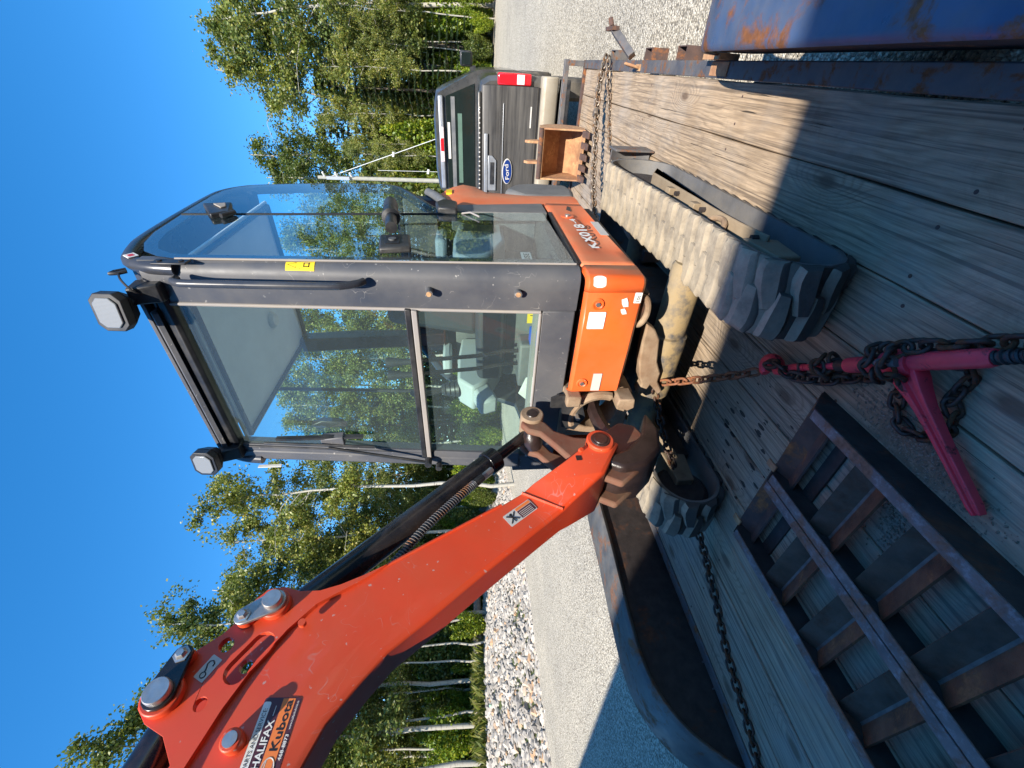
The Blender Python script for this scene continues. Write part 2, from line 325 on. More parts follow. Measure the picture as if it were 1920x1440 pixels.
def gravel_mat():
    m, t, o = newmat('crushed_gravel'); N = NT(t)
    pos = N.n('ShaderNodeNewGeometry').outputs['Position']
    vo = N.n('ShaderNodeTexVoronoi', i_Vector=pos); vo.inputs['Scale'].default_value = 62
    vo2 = N.n('ShaderNodeTexVoronoi', i_Vector=pos); vo2.inputs['Scale'].default_value = 150
    cell = N.n('ShaderNodeSeparateColor', i_Color=vo.outputs['Color']).outputs[0]
    col = N.ramp(cell, [(0.0, (0.17, 0.145, 0.115)), (0.3, (0.47, 0.42, 0.33)), (0.7, (0.63, 0.57, 0.465)), (1.0, (0.78, 0.72, 0.60))])
    gap = N.ramp(vo.outputs['Distance'], [(0.42, (0, 0, 0)), (0.75, (1, 1, 1))])
    col = N.mix(N.math('MULTIPLY', gap, 0.65), col, (0.16, 0.145, 0.125))
    big = N.noise(pos, 0.8, 5)
    col = N.mix(1.0, col, N.ramp(big, [(0.3, (0.86, 0.86, 0.86)), (0.7, (1.08, 1.07, 1.04))]), 'MULTIPLY')
    b = N.n('ShaderNodeBsdfPrincipled'); N.link(col, b.inputs['Base Color']); b.inputs['Roughness'].default_value = 0.9; b.inputs['Specular IOR Level'].default_value = 0.2
    bp = N.n('ShaderNodeBump'); bp.inputs['Strength'].default_value = 0.9; bp.inputs['Distance'].default_value = 0.012
    N.link(N.math('ADD', N.math('MULTIPLY', vo.outputs['Distance'], -1.0), N.math('MULTIPLY', vo2.outputs['Distance'], -0.4)), bp.inputs['Height'])
    N.link(bp.outputs[0], b.inputs['Normal']); N.link(b.outputs[0], o.inputs[0]); return m
M['gravel'] = gravel_mat()

def stone_mat():
    m, t, o = newmat('riprap_stone'); N = NT(t)
    g = N.n('ShaderNodeNewGeometry')
    col = N.ramp(g.outputs['Random Per Island'], [(0.0, (0.24, 0.22, 0.195)), (0.45, (0.37, 0.335, 0.29)), (0.90, (0.50, 0.455, 0.39)), (0.97, (0.48, 0.30, 0.17))])
    col = N.mix(1.0, col, N.ramp(N.noise(g.outputs['Position'], 14, 5), [(0.3, (0.8,) * 3), (0.7, (1.1,) * 3)]), 'MULTIPLY')
    b = N.n('ShaderNodeBsdfPrincipled'); N.link(col, b.inputs['Base Color']); b.inputs['Roughness'].default_value = 0.9
    N.link(b.outputs[0], o.inputs[0]); return m
M['stone'] = stone_mat()

def leaf_mat(name, c0, c1, c2):
    m, t, o = newmat(name); N = NT(t)
    g = N.n('ShaderNodeNewGeometry')
    r = N.n('ShaderNodeObjectInfo').outputs['Random']
    col = N.ramp(g.outputs['Random Per Island'], [(0.0, c0), (0.6, c1), (1.0, c2)])
    cl = N.noise(g.outputs['Position'], 0.55, 3)
    col = N.mix(1.0, col, N.ramp(cl, [(0.35, (0.72, 0.76, 0.8)), (0.65, (1.18, 1.12, 1.0))]), 'MULTIPLY')
    col = N.mix(1.0, col, N.ramp(r, [(0.0, (0.85, 0.9, 0.95)), (1.0, (1.15, 1.08, 0.9))]), 'MULTIPLY')
    d = N.n('ShaderNodeBsdfPrincipled'); N.link(col, d.inputs['Base Color']); d.inputs['Roughness'].default_value = 0.45; d.inputs['Specular IOR Level'].default_value = 0.45
    tr = N.n('ShaderNodeBsdfTranslucent'); N.link(N.mix(1.0, col, (1.0, 1.1, 0.45), 'MULTIPLY'), tr.inputs[0])
    mx = N.n('ShaderNodeMixShader'); mx.inputs[0].default_value = 0.28
    N.link(d.outputs[0], mx.inputs[1]); N.link(tr.outputs[0], mx.inputs[2]); N.link(mx.outputs[0], o.inputs[0]); return m
M['leaf_birch'] = leaf_mat('birch_leaf', (0.10, 0.140, 0.032), (0.185, 0.225, 0.046), (0.34, 0.305, 0.085))
M['leaf_shrub'] = leaf_mat('shrub_leaf', (0.085, 0.150, 0.012), (0.165, 0.245, 0.018), (0.32, 0.33, 0.03))
M['leaf_dark'] = leaf_mat('dark_leaf', (0.055, 0.088, 0.020), (0.10, 0.145, 0.03), (0.17, 0.185, 0.045))
M['needle'] = leaf_mat('spruce_needle', (0.020, 0.042, 0.022), (0.036, 0.068, 0.030), (0.06, 0.09, 0.036))
M['grass'] = leaf_mat('verge_grass', (0.09, 0.13, 0.02), (0.17, 0.19, 0.04), (0.30, 0.27, 0.10))

def bark_mat():
    m, t, o = newmat('birch_bark'); N = NT(t)
    p = N.n('ShaderNodeTexCoord').outputs['Object']
    mp = N.n('ShaderNodeMapping', i_Vector=p); mp.inputs['Scale'].default_value = (3, 3, 14)
    f = N.ramp(N.noise(mp.outputs[0], 1.0, 5, 0.7), [(0.56, (0.37, 0.345, 0.285)), (0.66, (0.12, 0.10, 0.085))])
    b = N.n('ShaderNodeBsdfPrincipled'); N.link(f, b.inputs['Base Color']); b.inputs['Roughness'].default_value = 0.8
    N.link(b.outputs[0], o.inputs[0]); return m
M['bark'] = bark_mat()
M['bark_dark'] = pmat('dark_bark', (0.10, 0.08, 0.06), 0.9, var=0.3, vscale=8)

# ------------------------------------------------------------------ mesh helpers
class MB:
    def __init__(self): self.v = []; self.f = []; self.mi = []
    def add(self, vs, fs, mi=0):
        k = len(self.v); self.v += [tuple(p) for p in vs]
        self.f += [tuple(i + k for i in f) for f in fs]; self.mi += [mi] * len(fs); return self
    def box(self, a, b, mi=0, rot=None, about=None):
        (x0, y0, z0), (x1, y1, z1) = a, b
        vs = [Vector(p) for p in ((x0, y0, z0), (x1, y0, z0), (x1, y1, z0), (x0, y1, z0), (x0, y0, z1), (x1, y0, z1), (x1, y1, z1), (x0, y1, z1))]
        if rot is not None:
            c = Vector(about) if about is not None else (Vector(a) + Vector(b)) / 2
            vs = [c + rot @ (p - c) for p in vs]
        return self.add(vs, [(0, 3, 2, 1), (4, 5, 6, 7), (0, 1, 5, 4), (1, 2, 6, 5), (2, 3, 7, 6), (3, 0, 4, 7)], mi)
    def hexa(self, bot, top, mi=0):
        return self.add(list(bot) + list(top), [(0, 3, 2, 1), (4, 5, 6, 7), (0, 1, 5, 4), (1, 2, 6, 5), (2, 3, 7, 6), (3, 0, 4, 7)], mi)
    def cyl(self, p0, p1, r0, r1=None, n=16, mi=0, caps=True):
        if r1 is None: r1 = r0
        p0, p1 = Vector(p0), Vector(p1); d = (p1 - p0).normalized()
        u = d.orthogonal().normalized(); w = d.cross(u)
        vs = []
        for p, r in ((p0, r0), (p1, r1)):
            for i in range(n):
                a = 2 * PI * i / n; vs.append(p + (u * math.cos(a) + w * math.sin(a)) * r)
        fs = [(i, (i + 1) % n, n + (i + 1) % n, n + i) for i in range(n)]
        if caps: fs += [tuple(range(n - 1, -1, -1)), tuple(range(n, 2 * n))]
        return self.add(vs, fs, mi)
    def tube(self, pts, r, n=8, closed=False, mi=0, caps=True):
        pts = [Vector(p) for p in pts]; m = len(pts)
        rs = r if isinstance(r, (list, tuple)) else [r] * m
        vs = []; u = None
        for i, p in enumerate(pts):
            if closed: d = pts[(i + 1) % m] - pts[i - 1]
            else: d = pts[min(i + 1, m - 1)] - pts[max(i - 1, 0)]
            d.normalize()
            if u is None: u = d.orthogonal().normalized()
            else: u = (u - d * u.dot(d)).normalized()
            w = d.cross(u)
            for k in range(n):
                a = 2 * PI * k / n; vs.append(p + (u * math.cos(a) + w * math.sin(a)) * rs[i])
        fs = []
        for i in range(m if closed else m - 1):
            j = (i + 1) % m
            for k in range(n): fs.append((i * n + k, i * n + (k + 1) % n, j * n + (k + 1) % n, j * n + k))
        if caps and not closed: fs += [tuple(range(n - 1, -1, -1)), tuple(range((m - 1) * n, m * n))]
        return self.add(vs, fs, mi)
    def prism(self, poly, axis, a, b, mi=0, holes=()):
        """2D polygon (with optional holes) extruded between a and b along axis; 'x': poly is (y,z), 'y': (x,z), 'z': (x,y)"""
        def P(q, t):
            return (t, q[0], q[1]) if axis == 'x' else ((q[0], t, q[1]) if axis == 'y' else (q[0], q[1], t))
        loops = [list(poly)] + [list(h) for h in holes]
        flat = [q for l in loops for q in l]; n = len(flat)
        vs = [P(q, a) for q in flat] + [P(q, b) for q in flat]; fs = []
        if holes:
            tris = tessellate_polygon([[Vector((q[0], q[1], 0)) for q in l] for l in loops])
            for tr in tris: fs.append(tuple(tr)); fs.append(tuple(i + n for i in reversed(tr)))
        else:
            fs.append(tuple(range(n))); fs.append(tuple(range(2 * n - 1, n - 1, -1)))
        k = 0
        for l in loops:
            m = len(l)
            for i in range(m): fs.append((k + i, k + (i + 1) % m, n + k + (i + 1) % m, n + k + i))
            k += m
        return self.add(vs, fs, mi)
    def lathe(self, prof, origin, axis, n=24, mi=0):
        """profile (radius, along-axis) revolved about axis through origin"""
        o = Vector(origin); d = Vector(axis).normalized(); u = d.orthogonal().normalized(); w = d.cross(u); vs = []; m = len(prof)
        for i in range(n):
            a = 2 * PI * i / n; e = u * math.cos(a) + w * math.sin(a)
            for r, h in prof: vs.append(o + e * r + d * h)
        fs = []
        for i in range(n):
            j = (i + 1) % n
            for k in range(m - 1): fs.append((i * m + k, j * m + k, j * m + k + 1, i * m + k + 1))
        return self.add(vs, fs, mi)
    def grid(self, rows, mi=0, closed_u=False):
        n = len(rows[0]); vs = [p for r in rows for p in r]; fs = []
        for i in range(len(rows) - 1):
            for k in range(n if closed_u else n - 1):
                fs.append((i * n + k, i * n + (k + 1) % n, (i + 1) * n + (k + 1) % n, (i + 1) * n + k))
        return self.add(vs, fs, mi)

WO = {}
def finish(me, smooth):
    bm = bmesh.new(); bm.from_mesh(me); bmesh.ops.recalc_face_normals(bm, faces=bm.faces); bm.to_mesh(me); bm.free()
    if smooth:
        me.polygons.foreach_set('use_smooth', [True] * len(me.polygons))
        me.set_sharp_from_angle(angle=math.radians(smooth))

def obj(name, mb, mat, parent=None, smooth=35, bevel=0.0, seg=2, recalc=True, origin=None):
    vs = np.array(mb.v, dtype=float)
    c = (vs.min(0) + vs.max(0)) / 2 if origin is None else np.array(origin)
    me = bpy.data.meshes.new(name)
    me.from_pydata((vs - c).tolist(), [], mb.f)
    for mm in (mat if isinstance(mat, (list, tuple)) else [mat]): me.materials.append(mm)
    if any(mb.mi): me.polygons.foreach_set('material_index', mb.mi)
    if recalc: finish(me, smooth)
    me.update()
    o = bpy.data.objects.new(name, me); COL.objects.link(o)
    pw = Vector((0, 0, 0))
    if parent is not None: o.parent = parent; pw = WO[parent.name]
    o.location = Vector(c) - pw
    WO[o.name] = Vector(c)
    if bevel:
        bv = o.modifiers.new('bevel', 'BEVEL'); bv.width = bevel; bv.segments = seg; bv.limit_method = 'ANGLE'; bv.angle_limit = math.radians(40)
    return o

def thing(name, label, cat, loc, group=None):
    o = bpy.data.objects.new(name, None); COL.objects.link(o); o.location = loc; o.empty_display_size = 0.1
    WO[o.name] = Vector(loc); o['label'] = label; o['category'] = cat
    if group: o['group'] = group
    return o
def tag(o, label, cat, group=None):
    o['label'] = label; o['category'] = cat
    if group: o['group'] = group
    return o
def struct(o): o['kind'] = 'structure'; return o
def place(name, me, parent, mat4):
    """link a copy of a shared mesh as a part at a world matrix"""
    o = bpy.data.objects.new(name, me); COL.objects.link(o)
    o.parent = parent; m = mat4.copy(); m.translation = m.translation - WO[parent.name]
    o.matrix_local = m; WO[o.name] = mat4.translation.copy()
    return o
def frame(o, x, y):
    x = Vector(x).normalized(); y = Vector(y); y = (y - x * y.dot(x)).normalized(); z = x.cross(y)
    return Matrix(((x.x, y.x, z.x, o[0]), (x.y, y.y, z.y, o[1]), (x.z, y.z, z.z, o[2]), (0, 0, 0, 1)))
def text(body, o, xdir, ydir, height, mat, parent, name='lettering', width=None, bold=0.0, lift=0.0012, align='LEFT'):
    cu = bpy.data.curves.new('txt', 'FONT'); cu.body = body; cu.size = 1.0; cu.fill_mode = 'BOTH'; cu.extrude = 0.0; cu.offset = bold
    cu.resolution_u = 3
    to = bpy.data.objects.new('txt', cu); COL.objects.link(to)
    dg = bpy.context.evaluated_depsgraph_get(); dg.update()
    me = bpy.data.meshes.new_from_object(to.evaluated_get(dg)); bpy.data.objects.remove(to)
    vs = np.array([v.co[:] for v in me.vertices]); mn = vs.min(0); mx = vs.max(0)
    sy = height / 0.73; sx = sy if width is None else width / (mx[0] - mn[0])
    for v in me.vertices: v.co = ((v.co.x - mn[0]) * sx, v.co.y * sy, 0)
    if align == 'CENTER':
        for v in me.vertices: v.co.x -= (mx[0] - mn[0]) * sx / 2
    me.materials.clear(); me.materials.append(mat); me.name = name
    f = frame(o, xdir, ydir); z = f.to_3x3() @ Vector((0, 0, 1)); f.translation += z * lift
    return place(name, me, parent, f)
def quad_part(name, o, xdir, ydir, w, h, mat, parent, r=0.0, lift=0.0008, th=0.0006):
    """thin rounded sticker, lower-left corner at o"""
    f = frame(o, xdir, ydir)
    pts = []
    if r:
        for cx, cy, a0 in ((w - r, r, -90), (w - r, h - r, 0), (r, h - r, 90), (r, r, 180)):
            for i in range(5):
                a = math.radians(a0 + i * 22.5); pts.append((cx + r * math.cos(a), cy + r * math.sin(a)))
    else: pts = [(0, 0), (w, 0), (w, h), (0, h)]
    mb = MB().prism(pts, 'z', lift - th, lift)
    mb.v = [tuple(f @ Vector(p)) for p in mb.v]
    return obj(name, mb, mat, parent, smooth=0)
def arc(c, r, a0, a1, n):
    return [(c[0] + r * math.cos(math.radians(a0 + (a1 - a0) * i / (n - 1))), c[1] + r * math.sin(math.radians(a0 + (a1 - a0) * i / (n - 1)))) for i in range(n)]
def smooth_path(pts, k=6):
    pts = [Vector(p) for p in pts]; res = []
    for i in range(len(pts) - 1):
        p0 = pts[max(i - 1, 0)]; p1 = pts[i]; p2 = pts[i + 1]; p3 = pts[min(i + 2, len(pts) - 1)]
        for j in range(k):
            t = j / k
            res.append(0.5 * ((2 * p1) + (p2 - p0) * t + (2 * p0 - 5 * p1 + 4 * p2 - p3) * t * t + (3 * p1 - p0 - 3 * p2 + p3) * t ** 3))
    res.append(pts[-1]); return res

# ================================================================== GROUND, BANK, FOREST
def bank_line(t):
    """foot of the stone bank; t runs from behind the camera (0) to the far end of the yard (1)"""
    P = [(-12.7, -14, 0), (-12.9, -4, 0), (-12.95, 2.0, 0), (-13.3, 7.0, 0), (-15.0, 11.0, 0), (-17.5, 16.5, 0), (-19.5, 23, 0), (-19, 30, 0)]
    return P
BP = smooth_path([Vector(p) for p in [(-12.7, -14, 0), (-12.9, -4, 0), (-12.95, 2.0, 0), (-13.3, 7.0, 0), (-15.0, 11.0, 0), (-17.5, 16.5, 0), (-19.5, 23, 0), (-18, 31, 0)]], 8)

g = MB(); n = 1
g.add([(-300, -300, GZ), (300, -300, GZ), (300, 300, GZ), (-300, 300, GZ)], [(0, 1, 2, 3)])
struct(obj('gravel_ground', g, M['gravel'], smooth=0))

# bank: rises from the yard to the forest floor
prof = [(-0.3, -0.10), (0.6, 0.05), (2.0, 0.55), (3.6, 1.05), (5.2, 1.38), (6.3, 1.42), (14, 1.5), (60, 2.2)]
rows = []
for d, z in prof:
    row = []
    for i, p in enumerate(BP):
        q = BP[min(i + 1, len(BP) - 1)] - BP[max(i - 1, 0)]; nr = Vector((-q.y, q.x, 0)).normalized()
        fade = 1.0 if i < len(BP) - 14 else max(0.12, (len(BP) - 1 - i) / 14)
        pp = p + nr * d
        row.append((pp.x, pp.y, GZ + z * fade))
    rows.append(row)
struct(obj('bank', MB().grid(rows), M['soil'], smooth=60))
# far verge behind the truck and to the right of the yard
v = MB()
far = smooth_path([Vector(p) for p in [(-19, 29.5, 0), (-12, 34, 0), (0, 36, 0), (12, 33.5, 0), (21, 26, 0), (26, 14, 0), (28, 0, 0), (28, -20, 0)]], 6)
rows = []
for d, z in ((0, 0.03), (0.8, 0.16), (2.5, 0.22), (8, 0.5), (60, 1.0)):
    row = []
    for i, p in enumerate(far):
        q = far[min(i + 1, len(far) - 1)] - far[max(i - 1, 0)]; nr = Vector((-q.y, q.x, 0)).normalized()
        row.append((p.x + nr.x * d, p.y + nr.y * d, GZ + z))
    rows.append(row)
struct(obj('grass_verge', MB().grid(rows), M['soil'], smooth=60))

rim = BP[:-6] + far[4:]
rows = [[], [], []]
for i, p in enumerate(rim):
    onb = i < len(BP) - 6; k_ = 1.52 if onb else 1.28
    rows[0].append((p.x * k_, p.y * k_, GZ + (1.30 if i < len(BP) - 14 else 0.42))); rows[1].append((p.x * 2.2, p.y * 2.2, GZ + 1.6)); rows[2].append((p.x * 9, p.y * 9, GZ + 5))
struct(obj('forest_floor', MB().grid(rows), M['soil'], smooth=60))
def ico():
    bm = bmesh.new(); bmesh.ops.create_icosphere(bm, subdivisions=1, radius=1)
    a = np.array([v.co[:] for v in bm.verts]); f = [[v.index for v in fc.verts] for fc in bm.faces]; bm.free(); return a, np.array(f)
ICO_V, ICO_F = ico()
rng = np.random.default_rng(3)
def stones(n, pick, name, mat, smin, smax):
    V = []; F = []; k = 0
    for i in range(n):
        p, = (pick(),)
        s = smin + (smax - smin) * rng.random() ** 2.2
        a = ICO_V * (1 + 0.28 * rng.standard_normal((len(ICO_V), 1)).clip(-1, 1))
        a = a * np.array([1, 0.55 + 0.5 * rng.random(), 0.40 + 0.35 * rng.random()]) * s
        th = rng.random(3) * 6.28
        R = np.array(Matrix.Rotation(th[0], 3, 'Z') @ Matrix.Rotation(th[1] * 0.12, 3, 'X'))
        a = a @ R.T + np.array(p); V.append(a); F.append(ICO_F + k); k += len(a)
    V = np.concatenate(V); F = np.concatenate(F)
    me = bpy.data.meshes.new(name); me.from_pydata(V.tolist(), [], F.tolist()); me.materials.append(mat)
    o = bpy.data.objects.new(name, me); COL.objects.link(o); o['kind'] = 'stuff'; return o
def pick_bank():
    while True:
        i = int((len(BP) - 16) * rng.random()); u = rng.random()
        p = BP[i].lerp(BP[i + 1], u); q = BP[i + 1] - BP[i]; nr = Vector((-q.y, q.x, 0)).normalized()
        d = -0.15 + 5.0 * rng.random() + 0.25 * rng.standard_normal()
        z = np.interp(d, [a for a, b in prof], [b for a, b in prof])
        pp = p + nr * d
        if pp.y > -3: return (pp.x, pp.y, GZ + z + 0.02)
so_ = stones(11000, pick_bank, 'riprap', M['stone'], 0.055, 0.165)
so_['label'] = 'pale broken stones covering the bank below the birches'; so_['category'] = 'stones'

# grass tufts along the bank top and the verge
def blades(pick, n, name, mat, hmin, hmax):
    V = []; F = []; k = 0
    for i in range(n):
        p = Vector(pick()); h = hmin + (hmax - hmin) * rng.random(); a = rng.random() * 6.28; w = 0.012 + 0.015 * rng.random()
        l = Vector((math.cos(a), math.sin(a), 0)); b = Vector((-l.y, l.x, 0)) * w
        bend = l * h * (0.2 + 0.5 * rng.random())
        V += [p - b, p + b, p + bend * 0.4 + Vector((0, 0, h * 0.7)) + b * 0.7, p + bend + Vector((0, 0, h))]
        F += [(k, k + 1, k + 2), (k, k + 2, k + 3)]; k += 4
    me = bpy.data.meshes.new(name); me.from_pydata([tuple(q) for q in V], [], F); me.materials.append(mat)
    o = bpy.data.objects.new(name, me); COL.objects.link(o); o['kind'] = 'stuff'; return o
def pick_top():
    i = int((len(BP) - 2) * rng.random()); p = BP[i].lerp(BP[i + 1], rng.random()); q = BP[i + 1] - BP[i]; nr = Vector((-q.y, q.x, 0)).normalized()
    d = 4.7 + 2.2 * rng.random() ** 1.5; pp = p + nr * d
    fade = 1.0 if i < len(BP) - 14 else max(0.12, (len(BP) - 1 - i) / 14)
    return (pp.x, pp.y, GZ + fade * np.interp(d, [a for a, b in prof], [b for a, b in prof]) - 0.02)
b1 = blades(pick_top, 9000, 'bank_grass', M['grass'], 0.15, 0.6); b1['label'] = 'yellow-green grass tufts along the top of the stone bank'; b1['category'] = 'grass'
def pick_verge():
    i = int((len(far) - 2) * rng.random()); p = far[i].lerp(far[i + 1], rng.random()); q = far[i + 1] - far[i]; nr = Vector((-q.y, q.x, 0)).normalized()
    d = 2.6 * rng.random(); return (p.x + nr.x * d, p.y + nr.y * d, GZ + np.interp(d, [0, .8, 2.5], [.03, .16, .22]) - 0.02)
b2 = blades(pick_verge, 9000, 'verge_grass', M['grass'], 0.10, 0.35); b2['label'] = 'low grass along the far edge of the gravel yard'; b2['category'] = 'grass'

# shed behind the camera: its straight eave throws the broad shade over the near half of the trailer
sh = thing('shed', 'long grey shed with a straight eave behind the trailer, shading the deck', 'shed', (-6, -7, GZ))
zt = 4.6; yw = 1.73 - 1.08 * zt
w_ = MB().hexa([(-34, yw - 9 - 2.0, GZ), (16, yw - 9, GZ), (16, yw - 0.35 + 0.9, GZ), (-34, yw - 0.35 - 3.1, GZ)], [(-34, yw - 11, zt - 0.3), (16, yw - 9, zt - 0.3), (16, yw - 0.35 + 0.9, zt - 0.3), (-34, yw - 0.35 - 3.1, zt - 0.3)])
obj('wall', w_, M['shed'], sh, smooth=0)
r_ = MB().hexa([(-34.4, yw - 11.4, zt - 0.22), (16.4, yw - 9.4, zt - 0.22), (16.4, yw + 1.13, zt - 0.22), (-34.4, yw - 3.1, zt - 0.22)], [(-34.4, yw - 11.4, zt + 0.5), (16.4, yw - 9.4, zt + 0.5), (16.4, yw + 1.12, zt), (-34.4, yw - 3.11, zt)])
obj('roof', r_, M['steel_dark'], sh, smooth=0)

# ------------------------------------------------------------------ trees
def leaf_quads(centers, size, rngl, droop=0.0, aspect=0.62):
    n = len(centers); c = np.array(centers)
    a = rngl.standard_normal((n, 3)); a[:, 2] = a[:, 2] * 0.8 - droop; a /= np.linalg.norm(a, axis=1)[:, None]
    b = np.cross(a, rngl.standard_normal((n, 3))); b /= np.linalg.norm(b, axis=1)[:, None]
    s = size * (0.6 + 0.8 * rngl.random((n, 1)))
    V = np.stack([c - a * s, c + b * s * aspect, c + a * s, c - b * s * aspect], 1).reshape(-1, 3)
    F = np.arange(4 * n).reshape(n, 4)
    return V, F
def np_mesh(name, V, F, mat):
    me = bpy.data.meshes.new(name); me.from_pydata(V.tolist(), [], F.tolist()); me.materials.append(mat); return me

def birch(seed, h=14.0, spread=2.3, nleaf=20000, low=0.28, size=0.062, bend=0.5, nlimb=34, clump=0.30, mat='leaf_birch', r0=0.085):
    rg = np.random.default_rng(seed); tb = MB()
    ax = [Vector((0, 0, -0.3))]; dx, dy = rg.standard_normal(2) * bend
    for i in range(1, 13):
        t = i / 12; ax.append(Vector((dx * t * t + 0.055 * rg.standard_normal(), dy * t * t + 0.055 * rg.standard_normal(), h * 0.97 * t)))
    tr = [r0 * (1 - 0.9 * (i / 12)) + 0.012 for i in range(13)]
    tb.tube(ax, tr, 7)
    cents = []; wts = []
    tips = []
    for i in range(nlimb):
        t = low + (0.97 - low) * (i + rg.random()) / nlimb
        k = min(11, int(t * 12)); p = ax[k].lerp(ax[k + 1], t * 12 - k)
        a = rg.random() * 6.28; prof_ = math.sin(PI * min(1, max(0.05, (t - low) / (1.02 - low))) ** 0.75) * 0.85 + 0.22
        L = spread * prof_ * (0.6 + 0.65 * rg.random())
        up = 0.75 - 0.35 * rg.random()
        e = Vector((math.cos(a), math.sin(a), 0)); pts = [p]
        for j in range(1, 5):
            s_ = j / 4; pts.append(p + e * L * s_ + Vector((0, 0, L * up * s_ - 0.35 * L * s_ * s_)) + Vector(rg.standard_normal(3) * 0.06 * L))
        tb.tube(pts, [0.028 * (1 - 0.2 * j) * (1 - t * 0.5) + 0.004 for j in range(5)], 4, caps=False)
        # twigs carry the leaf clumps
        for q in range(7):
            s_ = 0.25 + 0.75 * rg.random(); kk = min(3, int(s_ * 4)); b0 = pts[kk].lerp(pts[kk + 1], s_ * 4 - kk)
            d = Vector(rg.standard_normal(3)); d.z = d.z * 0.5 - 0.15; d.normalize(); tl = 0.35 + 0.65 * rg.random() * (0.5 + L / spread)
            tips.append((b0, b0 + d * tl))
    per = max(1, nleaf // len(tips))
    for b0, b1 in tips:
        m = int(per * (0.4 + 1.2 * rg.random()))
        s_ = rg.random((m, 1)); c = np.array(b0)[None] * (1 - s_) + np.array(b1)[None] * s_
        c = c + rg.standard_normal((m, 3)) * clump * np.array([0.6, 0.6, 0.75]) * (0.4 + s_ * 0.7); c[:, 2] -= 0.12 * s_[:, 0]
        cents.append(c)
    V, F = leaf_quads(np.concatenate(cents), size, rg, 0.35)
    crown = np_mesh('crown', V, F, M[mat])
    tm = bpy.data.meshes.new('trunk'); tm.from_pydata(tb.v, [], tb.f); tm.materials.append(M['bark']); finish(tm, 60)
    return tm, crown

def spruce(seed, h=10.0, n=9000):
    rg = np.random.default_rng(seed); tb = MB(); tb.tube([(0, 0, -0.3), (0.03, 0, h * 0.5), (0, 0.02, h)], [0.12, 0.07, 0.01], 7)
    cents = []; dirs = []
    z = 0.9
    while z < h:
        t = z / h; L = (1 - t) ** 0.85 * h * 0.21 + 0.15; nb = 7
        for b in range(nb):
            a = 6.28 * (b + rg.random() * 0.7) / nb; e = np.array([math.cos(a), math.sin(a), 0]); l = L * (0.7 + 0.45 * rg.random())
            tb.tube([(0, 0, z), tuple(e * l * 0.5 + np.array([0, 0, z - 0.08 * l])), tuple(e * l + np.array([0, 0, z - 0.12 * l]))], [0.015, 0.01, 0.004], 3, caps=False)
            m = int(20 * l + 8)
            s_ = rg.random((m, 1)) ** 0.7; c = e[None] * l * s_; c[:, 2] += z - 0.18 * l * s_[:, 0] + 0.08 * l * s_[:, 0] ** 2
            side = np.cross(e, [0, 0, 1])[None] * rg.standard_normal((m, 1)) * 0.16 * l * (1 - s_ * 0.6)
            cents.append(c + side + rg.standard_normal((m, 3)) * 0.03); dirs.append(np.repeat(e[None], m, 0) + side * 2 / max(l, .3) + np.array([0, 0, -0.25]))
        z += 0.30 + 0.12 * rg.random()
    c = np.concatenate(cents); d = np.concatenate(dirs); d /= np.linalg.norm(d, axis=1)[:, None]
    w = np.cross(d, [0, 0, 1]) + rg.standard_normal(c.shape) * 0.35; w /= np.linalg.norm(w, axis=1)[:, None]
    s = 0.13 * (0.6 + 0.8 * rg.random((len(c), 1)))
    V = np.stack([c - d * s, c + w * s * 0.35, c + d * s, c - w * s * 0.35], 1).reshape(-1, 3); F = np.arange(4 * len(c)).reshape(-1, 4)
    crown = np_mesh('crown', V, F, M['needle'])
    tm = bpy.data.meshes.new('trunk'); tm.from_pydata(tb.v, [], tb.f); tm.materials.append(M['bark_dark']); finish(tm, 60)
    return tm, crown

def shrub(seed, h=3.0, spread=1.3, nleaf=5000, mat='leaf_shrub', size=0.085):
    rg = np.random.default_rng(seed); tb = MB(); cents = []
    for i in range(9):
        a = rg.random() * 6.28; L = h * (0.65 + 0.4 * rg.random()); e = Vector((math.cos(a), math.sin(a), 0)) * spread * rg.random()
        pts = [Vector((0, 0, -0.1)) + e * 0.15, e * 0.5 + Vector((0, 0, L * 0.5)), e + Vector((0, 0, L))]
        tb.tube(pts, [0.022, 0.014, 0.004], 4, caps=False)
        m = nleaf // 9; s_ = rg.random((m, 1)) ** 0.75
        c = np.array(pts[0])[None] * (1 - s_) ** 2 + 2 * np.array(pts[1])[None] * s_ * (1 - s_) + np.array(pts[2])[None] * s_ ** 2
        ang = rg.random((m, 1)) * 6.28; k_ = np.floor(rg.random((m, 1)) * 14) / 14
        rad = spread * 0.42 * np.sin(PI * (0.12 + 0.8 * s_)) * np.sqrt(rg.random((m, 1)))
        c = c + np.concatenate([np.cos(ang) * rad, np.sin(ang) * rad, 0.10 * rg.standard_normal((m, 1))], 1)
        cents.append(c)
    V, F = leaf_quads(np.concatenate(cents), size, rg, 0.25, 0.7)
    crown = np_mesh('crown', V, F, M[mat])
    tm = bpy.data.meshes.new('stem'); tm.from_pydata(tb.v, [], tb.f); tm.materials.append(M['bark_dark']); finish(tm, 60)
    return tm, crown

